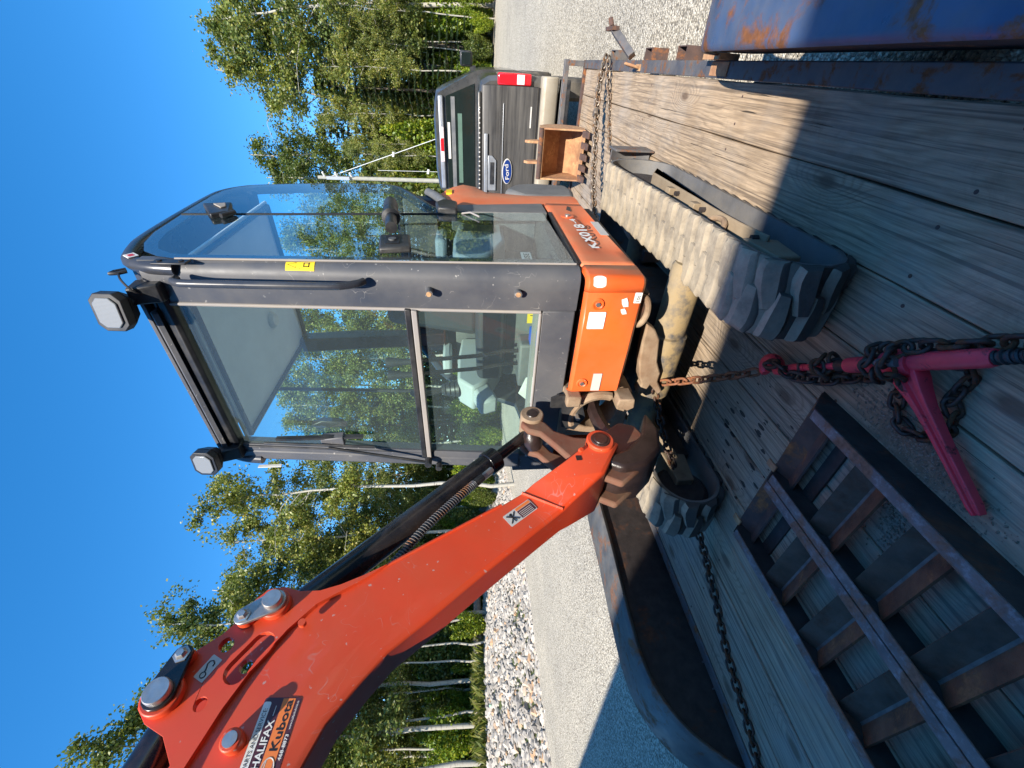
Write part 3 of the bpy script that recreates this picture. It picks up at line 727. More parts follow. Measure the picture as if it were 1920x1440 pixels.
BIRCH = [birch(11, nleaf=19000), birch(12, spread=2.0, low=0.34, nleaf=18000), birch(13, spread=2.7, low=0.22, nleaf=23000), birch(14, spread=1.9, low=0.45, nleaf=16000, clump=0.26), birch(15, spread=2.4, low=0.3, mat='leaf_dark')]
THIN = birch(21, h=14, spread=2.2, nleaf=15000, low=0.50, bend=0.7, nlimb=24, clump=0.24)
SPRUCE = [spruce(31), spruce(32)]
SHRUB = [shrub(41, nleaf=8000, size=0.062), shrub(42, spread=1.6, nleaf=8500, size=0.062), shrub(43, h=3.4, spread=1.1, nleaf=8000, size=0.062), shrub(44, mat='leaf_dark', nleaf=8000, size=0.062)]
TALL = [shrub(45, h=6.0, spread=1.7, nleaf=13000, size=0.085), shrub(46, h=6.0, spread=1.3, nleaf=11000, size=0.085), shrub(47, h=6.0, spread=1.5, nleaf=11000, size=0.085, mat='leaf_birch')]

def floor_z(x, y):
    best = 1e9; val = GZ
    P_ = Vector((x, y, 0))
    for i in range(0, len(BP) - 1, 2):
        d = (BP[i] - P_).length
        if d < best:
            best = d; q = BP[i + 1] - BP[i]; nr = Vector((-q.y, q.x, 0)).normalized(); dd = (P_ - BP[i]).dot(nr)
            fade = 1.0 if i < len(BP) - 14 else max(0.12, (len(BP) - 1 - i) / 14)
            val = GZ + fade * float(np.interp(dd, [a for a, b in prof], [b for a, b in prof]))
    if y > 24 or x > -5: val = GZ + 0.2
    return val
def tree(kind, src, bearing, dist, height, base_h, label, cat, group, widen=1.0, rot=None, lean=0.0):
    a = math.radians(bearing); x, y = dist * math.sin(a), dist * math.cos(a); z = floor_z(x, y)
    o = thing(kind, label, cat, (x, y, z), group)
    s = height / base_h
    o.scale = (s * widen, s * widen, s); o.rotation_euler = (lean * math.cos(a), lean * -math.sin(a), random.random() * 6.28 if rot is None else rot)
    for me, nm in ((src[0], 'trunk' if kind != 'shrub' else 'stem'), (src[1], 'crown')):
        c = bpy.data.objects.new(nm, me); COL.objects.link(c); c.parent = o
    return o

# trees that can be told apart: bearing, distance, height, kind, label
HERO = [
 (-80, 18.5, 12.6, 0, 'tall birch at the lower left end of the bank, behind the boom'),
 (-77.0, 19, 12.4, 2, 'broad birch next to the tallest one behind the boom tip'),
 (-73.0, 20, 12.6, 4, 'darker birch whose top shows just above the boom pins'),
 (-66.5, 20, 13.6, 0, 'full birch standing alone above the boom cylinder'),
 (-63.5, 21.5, 13.2, 2, 'wide birch behind the black boom cylinder'),
 (-59.5, 23, 9.6, 1, 'short birch in the low gap of the treeline between boom and cab'),
 (-57.0, 22.5, 12.8, 3, 'birch with airy crown just left of the cab corner lamp'),
]
for b, d, h_, k, lab in HERO:
    tree('birch_tree', BIRCH[k], b, d, h_, 14.0, lab, 'tree', None, 1.05)
tree('birch_tree', THIN, -51.3, 17.5, 12.9, 14.0, 'slender leaning birch with a bare white trunk beside the cab', 'tree', None, 1.0, rot=2.0, lean=0.05)
RIGHT = [
 (4.5, 33, 18.0, 2, 'tallest birch, at the far right beyond the pickup'),
 (2.3, 35, 17.0, 0, 'tall birch with drooping branches beside the tallest one'),
 (-0.8, 36, 15.0, 3, 'airy birch between the tallest birches and the dark spruces'),
 (-5.4, 37, 18.2, 2, 'broad birch above the pickup roof'),
 (-9.0, 36, 17.2, 4, 'dark green birch above the middle of the pickup roof'),
 (-11.6, 38, 17.4, 1, 'pale birch close to the utility pole'),
]
for b, d, h_, k, lab in RIGHT:
    tree('birch_tree', BIRCH[k], b, d, h_, 14.0, lab, 'tree', None, 1.15)
tree('spruce_tree', SPRUCE[0], -3.0, 32, 10.6, 10.0, 'dark spruce with pointed top above the pickup mirror side', 'tree', None, 1.0)
tree('spruce_tree', SPRUCE[1], 1.0, 33, 10.0, 10.0, 'dark spruce below the drooping birches at the far right', 'tree', None, 1.1)
tree('spruce_tree', SPRUCE[0], -7.3, 34, 11.6, 10.0, 'dark spruce hemmed in by birches behind the pickup', 'tree', None, 0.9)
tree('spruce_tree', SPRUCE[1], -43.0, 26, 10.2, 10.0, 'dark spruce seen through the cab windows', 'tree', None, 1.0)
random.seed(5)
# bearings seen through the cab glass
for i in range(16):
    b = -50 + 35 * (i + random.random() * 0.8) / 16
    tree('birch_tree', random.choice(BIRCH), b, 25 + 7 * random.random(), 10.8 + 3.4 * random.random(), 14.0, 'birch of the wood seen through and around the cab glass', 'tree', 'birches behind the cab', 1.0)
# second rows
for i in range(22):
    b = -84 + 34 * (i + random.random()) / 22
    tree('birch_tree', random.choice(BIRCH), b, 23 + 7 * random.random(), 7.2 + 2.8 * random.random(), 14.0, 'slim birch of the back rows, half hidden behind other birches on the bank', 'tree', 'birches in the back rows of the bank', 1.2)
for i in range(10):
    b = -84 + 20 * (i + random.random()) / 10
    tree('birch_tree', BIRCH[3], b, 18.6 + 3 * random.random(), 7.0 + 3.0 * random.random(), 14.0, 'white trunked birch in the row under the boom', 'tree', 'white birch trunks under the boom', 0.85)
for i in range(16):
    b = -15 + 24 * (i + random.random()) / 16
    tree('birch_tree', random.choice(BIRCH), b, 39 + 8 * random.random(), 9.5 + 3.5 * random.random(), 14.0, 'birch in the back row beyond the pickup', 'tree', 'birches in the back row beyond the pickup', 1.2)
# right of the yard: outside the frame, mirrored by the door glass
for i in range(26):
    b = 9 + 66 * (i + random.random()) / 26
    k = random.random()
    if k < 0.75: tree('birch_tree', random.choice(BIRCH), b, 30.5 + 8 * random.random(), 10.5 + 4.5 * random.random(), 14.0, 'birch along the right side of the yard, mirrored in the door glass', 'tree', 'birches right of the yard', 1.15)
    else: tree('spruce_tree', random.choice(SPRUCE), b, 31 + 5 * random.random(), 8 + 3 * random.random(), 10.0, 'spruce along the right side of the yard, mirrored in the door glass', 'tree', 'spruces right of the yard', 1.0)
# shrubs
for i in range(17):
    b = -15 + 22 * (i + random.random()) / 17
    tree('shrub', random.choice(TALL), b, 32.5 + 3.5 * random.random(), 3.6 + 4.2 * random.random(), 6.0, 'tall bright green bush at the foot of the wood beyond the pickup', 'shrub', 'bushes beyond the pickup', 0.95)
for i in range(18):
    b = -15 + 22 * (i + random.random()) / 18
    tree('shrub', random.choice(SHRUB), b, 30.8 + 1.6 * random.random(), 1.2 + 1.4 * random.random(), 3.0, 'low bush at the far edge of the gravel beyond the pickup', 'shrub', 'low bushes at the yard edge', 1.0)
for i in range(9):
    b = -13 + 18 * (i + random.random()) / 9
    tree('birch_tree', BIRCH[3], b, 31.5 + 2.0 * random.random(), 8.5 + 3.0 * random.random(), 14.0, 'slim pale trunked birch rising between the bushes beyond the pickup', 'tree', 'slim birches between the bushes', 0.7)
for i in range(46):
    b = -84 + 70 * (i + random.random()) / 46
    tree('shrub', random.choice(SHRUB), b, (19.3 if b < -62 else 22.5) + 4.0 * random.random(), 1.3 + 1.9 * random.random(), 3.0, 'bush in the undergrowth along the top of the stone bank', 'shrub', 'bushes along the bank', 1.0)
for i in range(22):
    b = 8 + 66 * (i + random.random()) / 22
    tree('shrub', random.choice(SHRUB[:3]), b, 30 + 3 * random.random(), 2.0 + 2.0 * random.random(), 3.0, 'bush along the right side of the yard, mirrored in the door glass', 'shrub', 'bushes right of the yard', 1.0)

# the far-off depth of the wood: nothing in it can be told apart
def wood_mass(n, b0, b1, d0, d1, hmax, base, mat, seed, name, label):
    rg = np.random.default_rng(seed); m = n // 60
    bb = np.radians(b0 + (b1 - b0) * rg.random(m)); dd = d0 + (d1 - d0) * rg.random(m); hh = hmax * (0.55 + 0.45 * rg.random(m))
    zz = rg.random(m) ** 0.8 * hh
    c = np.stack([dd * np.sin(bb), dd * np.cos(bb), base + zz], 1)
    c = np.repeat(c, 60, 0) + rg.standard_normal((m * 60, 3)) * np.array([0.75, 0.75, 0.55])
    V, F_ = leaf_quads(c, 0.15, rg, 0.3); o = bpy.data.objects.new(name, np_mesh(name, V, F_, M[mat])); COL.objects.link(o); o['kind'] = 'stuff'; o['label'] = label; o['category'] = 'wood'
wood_mass(80000, -88, -12, 30, 38, 7.0, 0.6, 'leaf_dark', 61, 'distant_wood', 'dense green depth of the wood behind the birches on the bank')
wood_mass(60000, -16, 12, 43, 50, 9.0, -0.4, 'leaf_dark', 62, 'distant_wood', 'dense green depth of the wood beyond the pickup')
wood_mass(70000, 8, 80, 38, 46, 8.0, -0.4, 'leaf_dark', 63, 'distant_wood', 'dense green depth of the wood right of the yard, mirrored in the door glass')

# utility pole with its wires
px_, py_ = 24 * math.sin(math.radians(-12.0)), 24 * math.cos(math.radians(-12.0))
po = thing('utility_pole', 'pale wooden utility pole right behind the cab', 'utility pole', (px_, py_, GZ))
obj('pole', MB().cyl((px_, py_, GZ - 0.5), (px_, py_, 8.55), 0.115, 0.085, 12), M['pole'], po)
for k, (dz, s_) in enumerate(((8.2, 0.5), (7.6, 0.35), (6.9, 0.3))):
    obj('insulator', MB().cyl((px_ + 0.1, py_ - 0.12, dz), (px_ + 0.28, py_ - 0.2, dz + 0.05), 0.05, 0.05, 8), M['wire'], po)
obj('bracket', MB().box((px_ - 0.05, py_ - 0.2, 7.0), (px_ + 0.10, py_ - 0.08, 8.1)), M['pin'], po)
def wire(p0, p1, sag, label, r=0.012, ins=None):
    pts = [Vector(p0).lerp(Vector(p1), t / 12) - Vector((0, 0, sag * 4 * (t / 12) * (1 - t / 12))) for t in range(13)]
    t_ = thing('power_line', label, 'wire', p0)
    obj('cable', MB().tube(pts, r, 5), M['wire'], t_)
    if ins:
        for q in ins:
            c = Vector(p0).lerp(Vector(p1), q); obj('insulator', MB().cyl(c - Vector((0.10, 0, 0)), c + Vector((0.10, 0, -0.05)), 0.06, 0.06, 8), M['wire'], t_)
wire((px_, py_, 8.1), (px_ + 2.6, py_ - 0.4, GZ + 1.2), 0.0, 'pale guy wire slanting down from the utility pole', 0.016, (0.45,))
wire((px_ + 0.4, py_, 5.6), (px_ + 0.45, py_, GZ), 0.0, 'thin upright wire with a white insulator beside the utility pole', 0.010, (0.4,))

# small things on the far side
tag(obj('plastic_scrap', MB().prism([(0, 0), (0.35, 0.05), (0.55, 0.2), (0.30, 0.18), (0.05, 0.12)], 'y', 0, 0.03), M['debris'], smooth=0), 'pale green scrap of plastic lying on the stones', 'litter')
bpy.data.objects['plastic_scrap'].location = (-17.0, 4.4, 0.62)
lg = MB().tube([(-18.3, 6.2, 1.02), (-18.4, 7.4, 1.0), (-18.8, 9.0, 1.03)], [0.20, 0.18, 0.15], 9)
tag(obj('log', lg, M['log']), 'grey rotten log lying along the top of the stone bank', 'log')

# ================================================================== TRAILER
tl = thing('trailer', 'flatbed equipment trailer with weathered plank deck, carrying the orange excavator', 'trailer', (-1.15, 2.2, GZ))
_b = MB().lathe([(0.0, 0.0014), (0.0035, 0.0012), (0.0055, 0.0003), (0.006, -0.002)], (0, 0, 0), (0, 0, 1), 10)
BOLT = bpy.data.meshes.new('bolt_head'); BOLT.from_pydata([tuple(q) for q in _b.v], [], _b.f); BOLT.materials.append(M['rust']); finish(BOLT, 50)
PW = 0.206; X0 = -0.016
Y0, Y1 = -0.35, 4.93
random.seed(4)
for i in range(11):
    xr = X0 - PW * i - 0.0025; xl = X0 - PW * (i + 1) + 0.0025
    dz = random.uniform(-0.003, 0.003); tw = random.uniform(-0.003, 0.003)
    mb = MB(); rows = []
    ny = 40
    sec = [(xl, -0.045), (xl, -0.004), (xl + 0.004, 0.0), ((xl + xr) / 2, 0.0005), (xr - 0.004, 0.0), (xr, -0.004), (xr, -0.045)]
    for k in range(ny + 1):
        y = Y0 + (Y1 - Y0) * k / ny
        wv = 0.0018 * math.sin(k * 0.9 + i * 2.1) + random.uniform(-0.0009, 0.0009)
        rows.append([(x + wv * (1 if x > (xl + xr) / 2 else -0.6), y, z + (dz + tw * (x - xl) / PW if z > -0.03 else 0)) for x, z in sec])
    mb.grid(rows, closed_u=True)
    pk_ = obj('plank', mb, M['wood'], tl, smooth=30)
    for yb_ in (0.93, 2.03, 3.13, 4.23):
        for xq in ((0.25, 0.75) if random.random() < 0.6 else (random.choice((0.22, 0.8)),)):
            xx = xl + (xr - xl) * xq + random.uniform(-0.02, 0.02); yy = yb_ + random.uniform(-0.022, 0.022)
            place('bolt_head', BOLT, pk_, Matrix.Translation((xx, yy, dz + tw * xq + 0.0005)))
# steel side rails (channel flush with the deck) and frame
for sx, xa, xb in ((1, -0.014, 0.052), (-1, -2.345, -2.287)):
    obj('side_rail', MB().box((xa, Y0, -0.13), (xb, 4.99, 0.004)), M['steel_dark'], tl, bevel=0.004)
for y in (-0.2, 0.9, 2.0, 3.1, 4.2):
    obj('cross_member', MB().box((-2.285, y, -0.14), (-0.016, y + 0.06, -0.05)), M['steel_dark'], tl)
obj('front_sill', MB().box((-2.345, 4.995, -0.13), (0.052, 5.05, 0.006)), M['rust'], tl, bevel=0.003)
# headboard: posts with a top rail
obj('headboard_rail', MB().box((-2.33, 5.0, 0.155), (0.050, 5.05, 0.20)), M['steel_dark'], tl, bevel=0.004)
for x in (0.0, -2.33, -1.2): obj('headboard_post', MB().box((x, 5.002, 0.006), (x + 0.045, 5.048, 0.155)), M['steel_dark'], tl, bevel=0.003)
# stake pockets
def pocket(y0, y1):
    mb = MB(); x0, x1, z0, z1, t = 0.0525, 0.115, -0.11, 0.0, 0.005
    mb.box((x0, y0, z0), (x0 + t, y1, z1)); mb.box((x1 - t, y0, z0), (x1, y1, z1)); mb.box((x0 + t, y0, z0), (x1 - t, y0 + t, z1)); mb.box((x0 + t, y1 - t, z0), (x1 - t, y1, z1))
    return mb
for y in (2.70, 3.22, 4.02): obj('stake_pocket', pocket(y, y + 0.12), M['rust'] if y < 4 else M['steel_dark'], tl)
for y in (0.6, 1.9, 3.2): 
    mb = pocket(y, y + 0.12); mb.v = [(-2.293 - q[0], q[1], q[2]) for q in mb.v]; obj('stake_pocket', mb, M['steel_dark'], tl)
# D-rings on the right rail
def dring(y, x, lean, name='tie_ring'):
    pts = []
    for i in range(20):
        a = 2 * PI * i / 20; pts.append((x + 0.006 * lean + 0.045 * math.cos(a) * lean * 0.25, y + 0.035 * math.sin(a), 0.045 + 0.055 * math.cos(a)))
    return obj(name, MB().tube(pts, 0.008, 8, closed=True), M['bucket'], tl)
dring(3.40, 0.012, 1)
obj('weld_tab', MB().box((-0.006, 3.36, 0.0045), (0.03, 3.44, 0.012)), M['bucket'], tl)
obj('weld_tab', MB().box((-0.005, 2.20, 0.0045), (0.047, 2.36, 0.009)), M['bucket'], tl)
obj('weld_tab', MB().box((0.0525, 2.20, -0.03), (0.075, 2.36, 0.06)), M['bucket'], tl)
# slanted arm outside the right rail with a small cross plate
arm = MB(); a0, a1 = Vector((0.075, 3.66, -0.02)), Vector((0.225, 3.86, 0.085))
d = (a1 - a0).normalized(); sx_ = d.orthogonal().normalized(); sy_ = d.cross(sx_)
arm.hexa([a0 + (sx_ * u + sy_ * w) * 0.024 for u, w in ((-1, -1), (1, -1), (1, 1), (-1, 1))], [a1 + (sx_ * u + sy_ * w) * 0.024 for u, w in ((-1, -1), (1, -1), (1, 1), (-1, 1))])
am = obj('spare_wheel_arm', arm, M['steel_dark'], tl, bevel=0.003)
pl = MB().box((0.215, 3.80, 0.06), (0.24, 3.98, 0.115)); obj('plate', pl, M['rust'], am, bevel=0.003)
obj('plate', MB().cyl((0.24, 3.90, 0.09), (0.285, 3.93, 0.10), 0.018, n=8), M['rust'], am)

# fenders: flat-topped arches over the wheels
def fender(side):
    """side +1 right, -1 left; profile (y, z) of the arch"""
    prof_ = [(0.27, -0.02), (0.34, 0.07), (0.44, 0.19), (0.57, 0.275), (0.72, 0.318), (0.95, 0.322), (1.4, 0.302), (1.72, 0.293), (1.92, 0.27), (2.08, 0.20), (2.20, 0.10), (2.28, -0.02)]
    prof_ = [(q.y, q.z) for q in smooth_path([Vector((0, a, b)) for a, b in prof_], 4)]
    xi, xo = (0.068, 0.40) if side > 0 else (-2.362, -2.68)
    t = 0.006
    inner = [(xi, a, b) for a, b in prof_]; outer_ = [(xo, a, b) for a, b in prof_]
    e = 0.02 * side
    # top sheet with a small rolled inner edge
    mb = MB()
    rows = []
    for (a, b) in prof_:
        rows.append([(xi - 0.000, a, b - 0.022), (xi - 0.003 * side, a, b - 0.008), (xi + 0.004 * side, a, b), (xi + 0.02 * side, a, b + 0.003), ((xi + xo) / 2, a, b + 0.006), (xo - 0.02 * side, a, b + 0.003), (xo, a, b - 0.006), (xo, a, b - 0.05)])
    mb.grid(rows)
    o = obj('fender', mb, M['fender'] if side > 0 else M['fender_left'], tl, smooth=50)
    sm = o.modifiers.new('thick', 'SOLIDIFY'); sm.thickness = 0.005; sm.offset = -1 if side > 0 else 1
    # inner plate between arch and deck
    poly = [(a, b - 0.03) for a, b in prof_ if b > -0.02]
    ip = MB().prism([(prof_[0][0] + 0.03, -0.12)] + poly + [(prof_[-1][0] - 0.03, -0.12)], 'x', xi + 0.012 * side, xi + 0.018 * side)
    obj('inner_plate', ip, M['ramp_dark'] if side < 0 else M['rust'], o, smooth=0)
    return o
fr_ = fender(1)
fl_ = fender(-1)
quad_part('sticker', (-2.515, 0.31, 0.012), (-1, 0.02, 0.0), (0, 0.62, 0.78), 0.085, 0.055, M['silver'], tl, lift=0.012, th=0.002)
# wheels in the wheel wells
for sx in (1, -1):
    for y in (0.85, 1.72):
        x = 0.24 if sx > 0 else -2.53
        w_ = obj('wheel', MB().lathe([(0.12, -0.09), (0.19, -0.1), (0.30, -0.095), (0.335, -0.06), (0.335, 0.06), (0.30, 0.095), (0.19, 0.1), (0.12, 0.09)], (x, y, GZ + 0.335), (1, 0, 0), 32), M['tyre'], tl)
        obj('rim', MB().lathe([(0.001, 0.05), (0.10, 0.055), (0.185, 0.075), (0.185, -0.075), (0.10, -0.055), (0.001, -0.05)], (x, y, GZ + 0.335), (1, 0, 0), 24), M['truck_trim'], w_)

# ================================================================== RAMPS
def ramp(xl, xr, ye, label, rungs_first):
    r = thing('loading_ramp', label, 'ramp', ((xl + xr) / 2, 0.3, 0.0), 'loading ramps lying on the deck')
    yb = -0.35
    for side, x in ((1, xr), (-1, xl)):
        mb = MB()
        xo = x; xi = x - 0.034 * side; xw = x - 0.006 * side
        a, b = sorted((xo, xi))
        obj('rail_flange', MB().hexa([(a, yb, 0.094), (b, yb, 0.094), (b, ye, 0.094), (a, ye, 0.094)], [(a, yb, 0.10), (b, yb, 0.10), (b, ye - 0.004, 0.10), (a, ye - 0.004, 0.10)]), M['ramp_top'], r, bevel=0.0015)
        a, b = sorted((xo, xw))
        obj('rail_web', MB().hexa([(a, yb, 0.002), (b, yb, 0.002), (b, ye + 0.085, 0.002), (a, ye + 0.085, 0.002)], [(a, yb, 0.0935), (b, yb, 0.0935), (b, ye + 0.006, 0.0935), (a, ye + 0.006, 0.0935)]), M['ramp_dark'], r, bevel=0.001)
    # rungs: angle irons lying point down
    xa, xb = xl + 0.008, xr - 0.008
    y = 0.695; first = True
    ys = []
    while y > yb + 0.1: ys.append(y); y -= 0.1925
    for q in ys:
        t = 0.006
        yf, yc, yn = q, q - 0.052, q - 0.102
        zt, zc = 0.082, 0.044
        rg_ = MB()
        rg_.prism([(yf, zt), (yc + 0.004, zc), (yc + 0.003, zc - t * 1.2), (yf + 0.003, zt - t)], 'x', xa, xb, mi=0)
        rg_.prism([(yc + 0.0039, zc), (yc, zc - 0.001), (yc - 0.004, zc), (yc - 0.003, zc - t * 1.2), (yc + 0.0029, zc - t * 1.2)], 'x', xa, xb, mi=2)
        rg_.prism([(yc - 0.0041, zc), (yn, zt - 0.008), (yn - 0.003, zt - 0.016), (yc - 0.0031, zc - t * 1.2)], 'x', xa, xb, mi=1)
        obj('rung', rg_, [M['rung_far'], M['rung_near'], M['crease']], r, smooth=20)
    # end lip: channel folded down onto the deck
    v = [(ye + 0.088, 0.003), (ye + 0.045, 0.052), (ye - 0.010, 0.030), (ye - 0.05, 0.05), (ye - 0.055, 0.044), (ye - 0.010, 0.022), (ye + 0.043, 0.044), (ye + 0.080, 0.001)]
    obj('end_lip', MB().prism(v, 'x', xa, xb), M['rust'], r, smooth=20, bevel=0.001)
    obj('end_lip', MB().box((xa, ye - 0.105, 0.002), (xb, ye - 0.06, 0.012)), M['ramp_dark'], r)
    obj('hook_tab', MB().box((xl + 0.004, ye + 0.03, 0.055), (xl + 0.030, ye + 0.075, 0.061)), M['bucket'], r)
    return r
ramp(-1.138, -0.800, 0.882, 'rusty steel ladder ramp nearer the red binder, its end reaching farther onto the bare planks', 0)
ramp(-1.472, -1.144, 0.884, 'rusty steel ladder ramp nearer the left fender, beside the loose dark chain', 0)

# deck litter: grit beside the binder
def grit(n, cx, cy, sx, sy, name, label):
    V = []; F = []; k = 0
    for i in range(n):
        s = 0.0007 + 0.0042 * rng.random() ** 6
        u, w = rng.standard_normal(2)
        p = np.array([cx + sx * u + 0.35 * sx * w, cy + sy * w, s * 0.3 + 0.001]); a = ICO_V * (1 + 0.25 * rng.standard_normal((len(ICO_V), 1))) * s * np.array([1, 0.8, 0.6])
        V.append(a + p); F.append(ICO_F + k); k += len(a)
    me = bpy.data.meshes.new(name); me.from_pydata(np.concatenate(V).tolist(), [], np.concatenate(F).tolist()); me.materials.append(M['sand'])
    o = bpy.data.objects.new(name, me); COL.objects.link(o); o['kind'] = 'stuff'; o['label'] = label; o['category'] = 'grit'
grit(5200, -0.745, 0.66, 0.030, 0.11, 'grit', 'loose brown grit and pebbles on the planks beside the red binder')
grit(1400, -0.95, 0.56, 0.05, 0.05, 'fine_grit', 'dusting of grit on the planks inside the nearer ramp')

# ================================================================== CHAINS
def link_mesh(L, wd, r, name):
    pts = []
    h = L / 2 - wd / 2
    for i in range(7): a = -PI / 2 + PI * i / 6; pts.append((h + wd / 2 * math.cos(a), wd / 2 * math.sin(a), 0))
    for i in range(7): a = PI / 2 + PI * i / 6; pts.append((-h + wd / 2 * math.cos(a), wd / 2 * math.sin(a), 0))
    mb = MB().tube(pts, r, 7, closed=True); me = bpy.data.meshes.new(name); me.from_pydata(mb.v, [], mb.f); finish(me, 60); return me
LINKS = {}
def chain(parent, path, pitch, wire_r, mat, roll0=45.0, jitter=4.0, limit=300):
    key = (round(pitch, 4), mat)
    if key not in LINKS:
        me = link_mesh(pitch + 2.6 * wire_r, wire_r * 5.2, wire_r, 'link'); me.materials.append(M[mat]); LINKS[key] = me
    pts = [Vector(p) for p in path]; d = [0]
    for a, b in zip(pts, pts[1:]): d.append(d[-1] + (b - a).length)
    n = int(d[-1] / pitch)
    def at(s):
        for i in range(len(d) - 1):
            if s <= d[i + 1]: return pts[i].lerp(pts[i + 1], (s - d[i]) / max(1e-9, d[i + 1] - d[i]))
        return pts[-1]
    for k in range(min(n, limit)):
        a = at(k * pitch); b = at((k + 1) * pitch); c = (a + b) / 2; t = (b - a).normalized()
        up = Vector((0, 0, 1)) if abs(t.z) < 0.9 else Vector((0, 1, 0))
        f = frame(c, t, up.cross(t)); f = f @ Matrix.Rotation(math.radians(roll0 + (90 if k % 2 else 0) + random.uniform(-jitter, jitter)), 4, 'X')
        place('link', LINKS[key], parent, f)
random.seed(9)
ch = thing('chain', 'short red-rusty chain from the excavator tow hook to the red binder hook', 'chain', (-0.95, 1.25, 0.1))
chain(ch, smooth_path([(-1.105, 1.415, 0.300), (-1.06, 1.365, 0.245), (-1.0, 1.30, 0.19), (-0.925, 1.225, 0.115), (-0.868, 1.175, 0.07)]), 0.036, 0.0058, 'chain_red')
ch = thing('chain', 'long loose dark chain from the tow hook across the deck to the left side', 'chain', (-1.7, 1.0, 0.05))
chain(ch, smooth_path([(-1.135, 1.415, 0.325), (-1.19, 1.43, 0.30), (-1.30, 1.39, 0.26), (-1.42, 1.325, 0.22), (-1.55, 1.21, 0.165), (-1.66, 1.09, 0.115), (-1.77, 1.0, 0.07), (-1.90, 0.91, 0.03), (-1.985, 0.80, 0.016), (-2.05, 0.69, 0.016), (-2.095, 0.58, 0.016), (-2.135, 0.46, 0.016), (-2.165, 0.38, 0.016), (-2.205, 0.29, 0.016), (-2.25, 0.17, 0.016), (-2.30, 0.04, 0.0)]), 0.036, 0.0056, 'chain')
ch = thing('chain', 'thick grey chain stretched across the front of the deck to the dozer blade', 'chain', (-0.5, 4.0, 0.1))
chain(ch, smooth_path([(0.075, 4.16, 0.03), (0.02, 4.12, 0.05), (-0.15, 4.03, 0.09), (-0.35, 3.92, 0.10), (-0.55, 3.81, 0.105), (-0.72, 3.70, 0.115), (-0.90, 3.50, 0.13), (-1.0, 3.2, 0.16)]), 0.046, 0.0085, 'chain_grey')
obj('grab_hook', MB().box((-0.31, 3.90, 0.10), (-0.27, 3.965, 0.13), rot=Matrix.Rotation(0.6, 3, 'Z')), M['chain_grey'], ch, bevel=0.005)
ch = thing('chain', 'thin slack chain end beside the grey one at the right front', 'chain', (-0.3, 3.8, 0.05))
chain(ch, smooth_path([(0.07, 4.06, 0.03), (0.02, 4.02, 0.045), (-0.10, 3.98, 0.03), (-0.25, 3.90, 0.012), (-0.38, 3.81, 0.012), (-0.50, 3.72, 0.012), (-0.56, 3.66, 0.012)]), 0.038, 0.0058, 'chain_grey')

# ================================================================== BINDER
bd = thing('ratchet_binder', 'red ratchet load binder with chipped paint, wrapped in dark chain on the near planks', 'load binder', (-0.6, 0.85, 0.06))
B0, B1 = Vector((-0.842, 1.148, 0.066)), Vector((-0.40, 0.578, 0.078))
ax_ = (B1 - B0).normalized(); sd_ = Vector((0, 0, 1)).cross(ax_).normalized()
def bp(s, lat=0.0, z=0.0): return B0 + ax_ * s + sd_ * lat + Vector((0, 0, z))
# grab hook at the far end: a flattened C
hk = MB(); pts = []; rs = []
for i in range(15):
    a = math.radians(-35 + 290 * i / 14); pts.append(bp(0.012 - 0.036 * math.cos(a), 0.030 * math.sin(a) + 0.004)); rs.append(0.0150 + 0.009 * math.sin(PI * i / 14))
pts = [bp(0.17), bp(0.12), bp(0.075, -0.008)] + pts[::-1][3:]
hk.tube(pts, [0.012, 0.015, 0.019] + rs[::-1][3:], 10)
obj('grab_hook', hk, M['binder_red'], bd)
obj('shackle', MB().tube([bp(0.155, 0.012, 0.012), bp(0.155, -0.014, 0.012), bp(0.155, -0.014, -0.012), bp(0.155, 0.012, -0.012)], 0.006, 6, closed=True), M['chain'], bd)
obj('eye_rod', MB().tube([bp(0.165), bp(0.20), bp(0.26), bp(0.30)], [0.009, 0.012, 0.0105, 0.0105], 10), M['binder_red'], bd)
obj('collar', MB().cyl(bp(0.292), bp(0.325), 0.017, n=16), M['chain'], bd)
obj('barrel', MB().lathe([(0.0, 0.0), (0.0205, 0.001), (0.0225, 0.012), (0.0225, 0.09), (0.0225, 0.24), (0.0215, 0.335), (0.018, 0.345), (0.0, 0.346)], bp(0.325), ax_, 24), M['binder_red'], bd)
obj('gear_housing', MB().lathe([(0.0, -0.035), (0.031, -0.033), (0.034, -0.02), (0.034, 0.02), (0.031, 0.033), (0.0, 0.035)], bp(0.475), ax_, 20), M['binder_red'], bd)
scr = MB(); hel = []
for i in range(140):
    a = i * 2 * PI / 12; hel.append(bp(0.668 + i * 0.0011, 0.0135 * math.cos(a), 0.0135 * math.sin(a)))
scr.tube(hel, 0.0035, 5); scr.cyl(bp(0.665), bp(0.83), 0.0125, n=12)
obj('screw', scr, M['black'], bd)
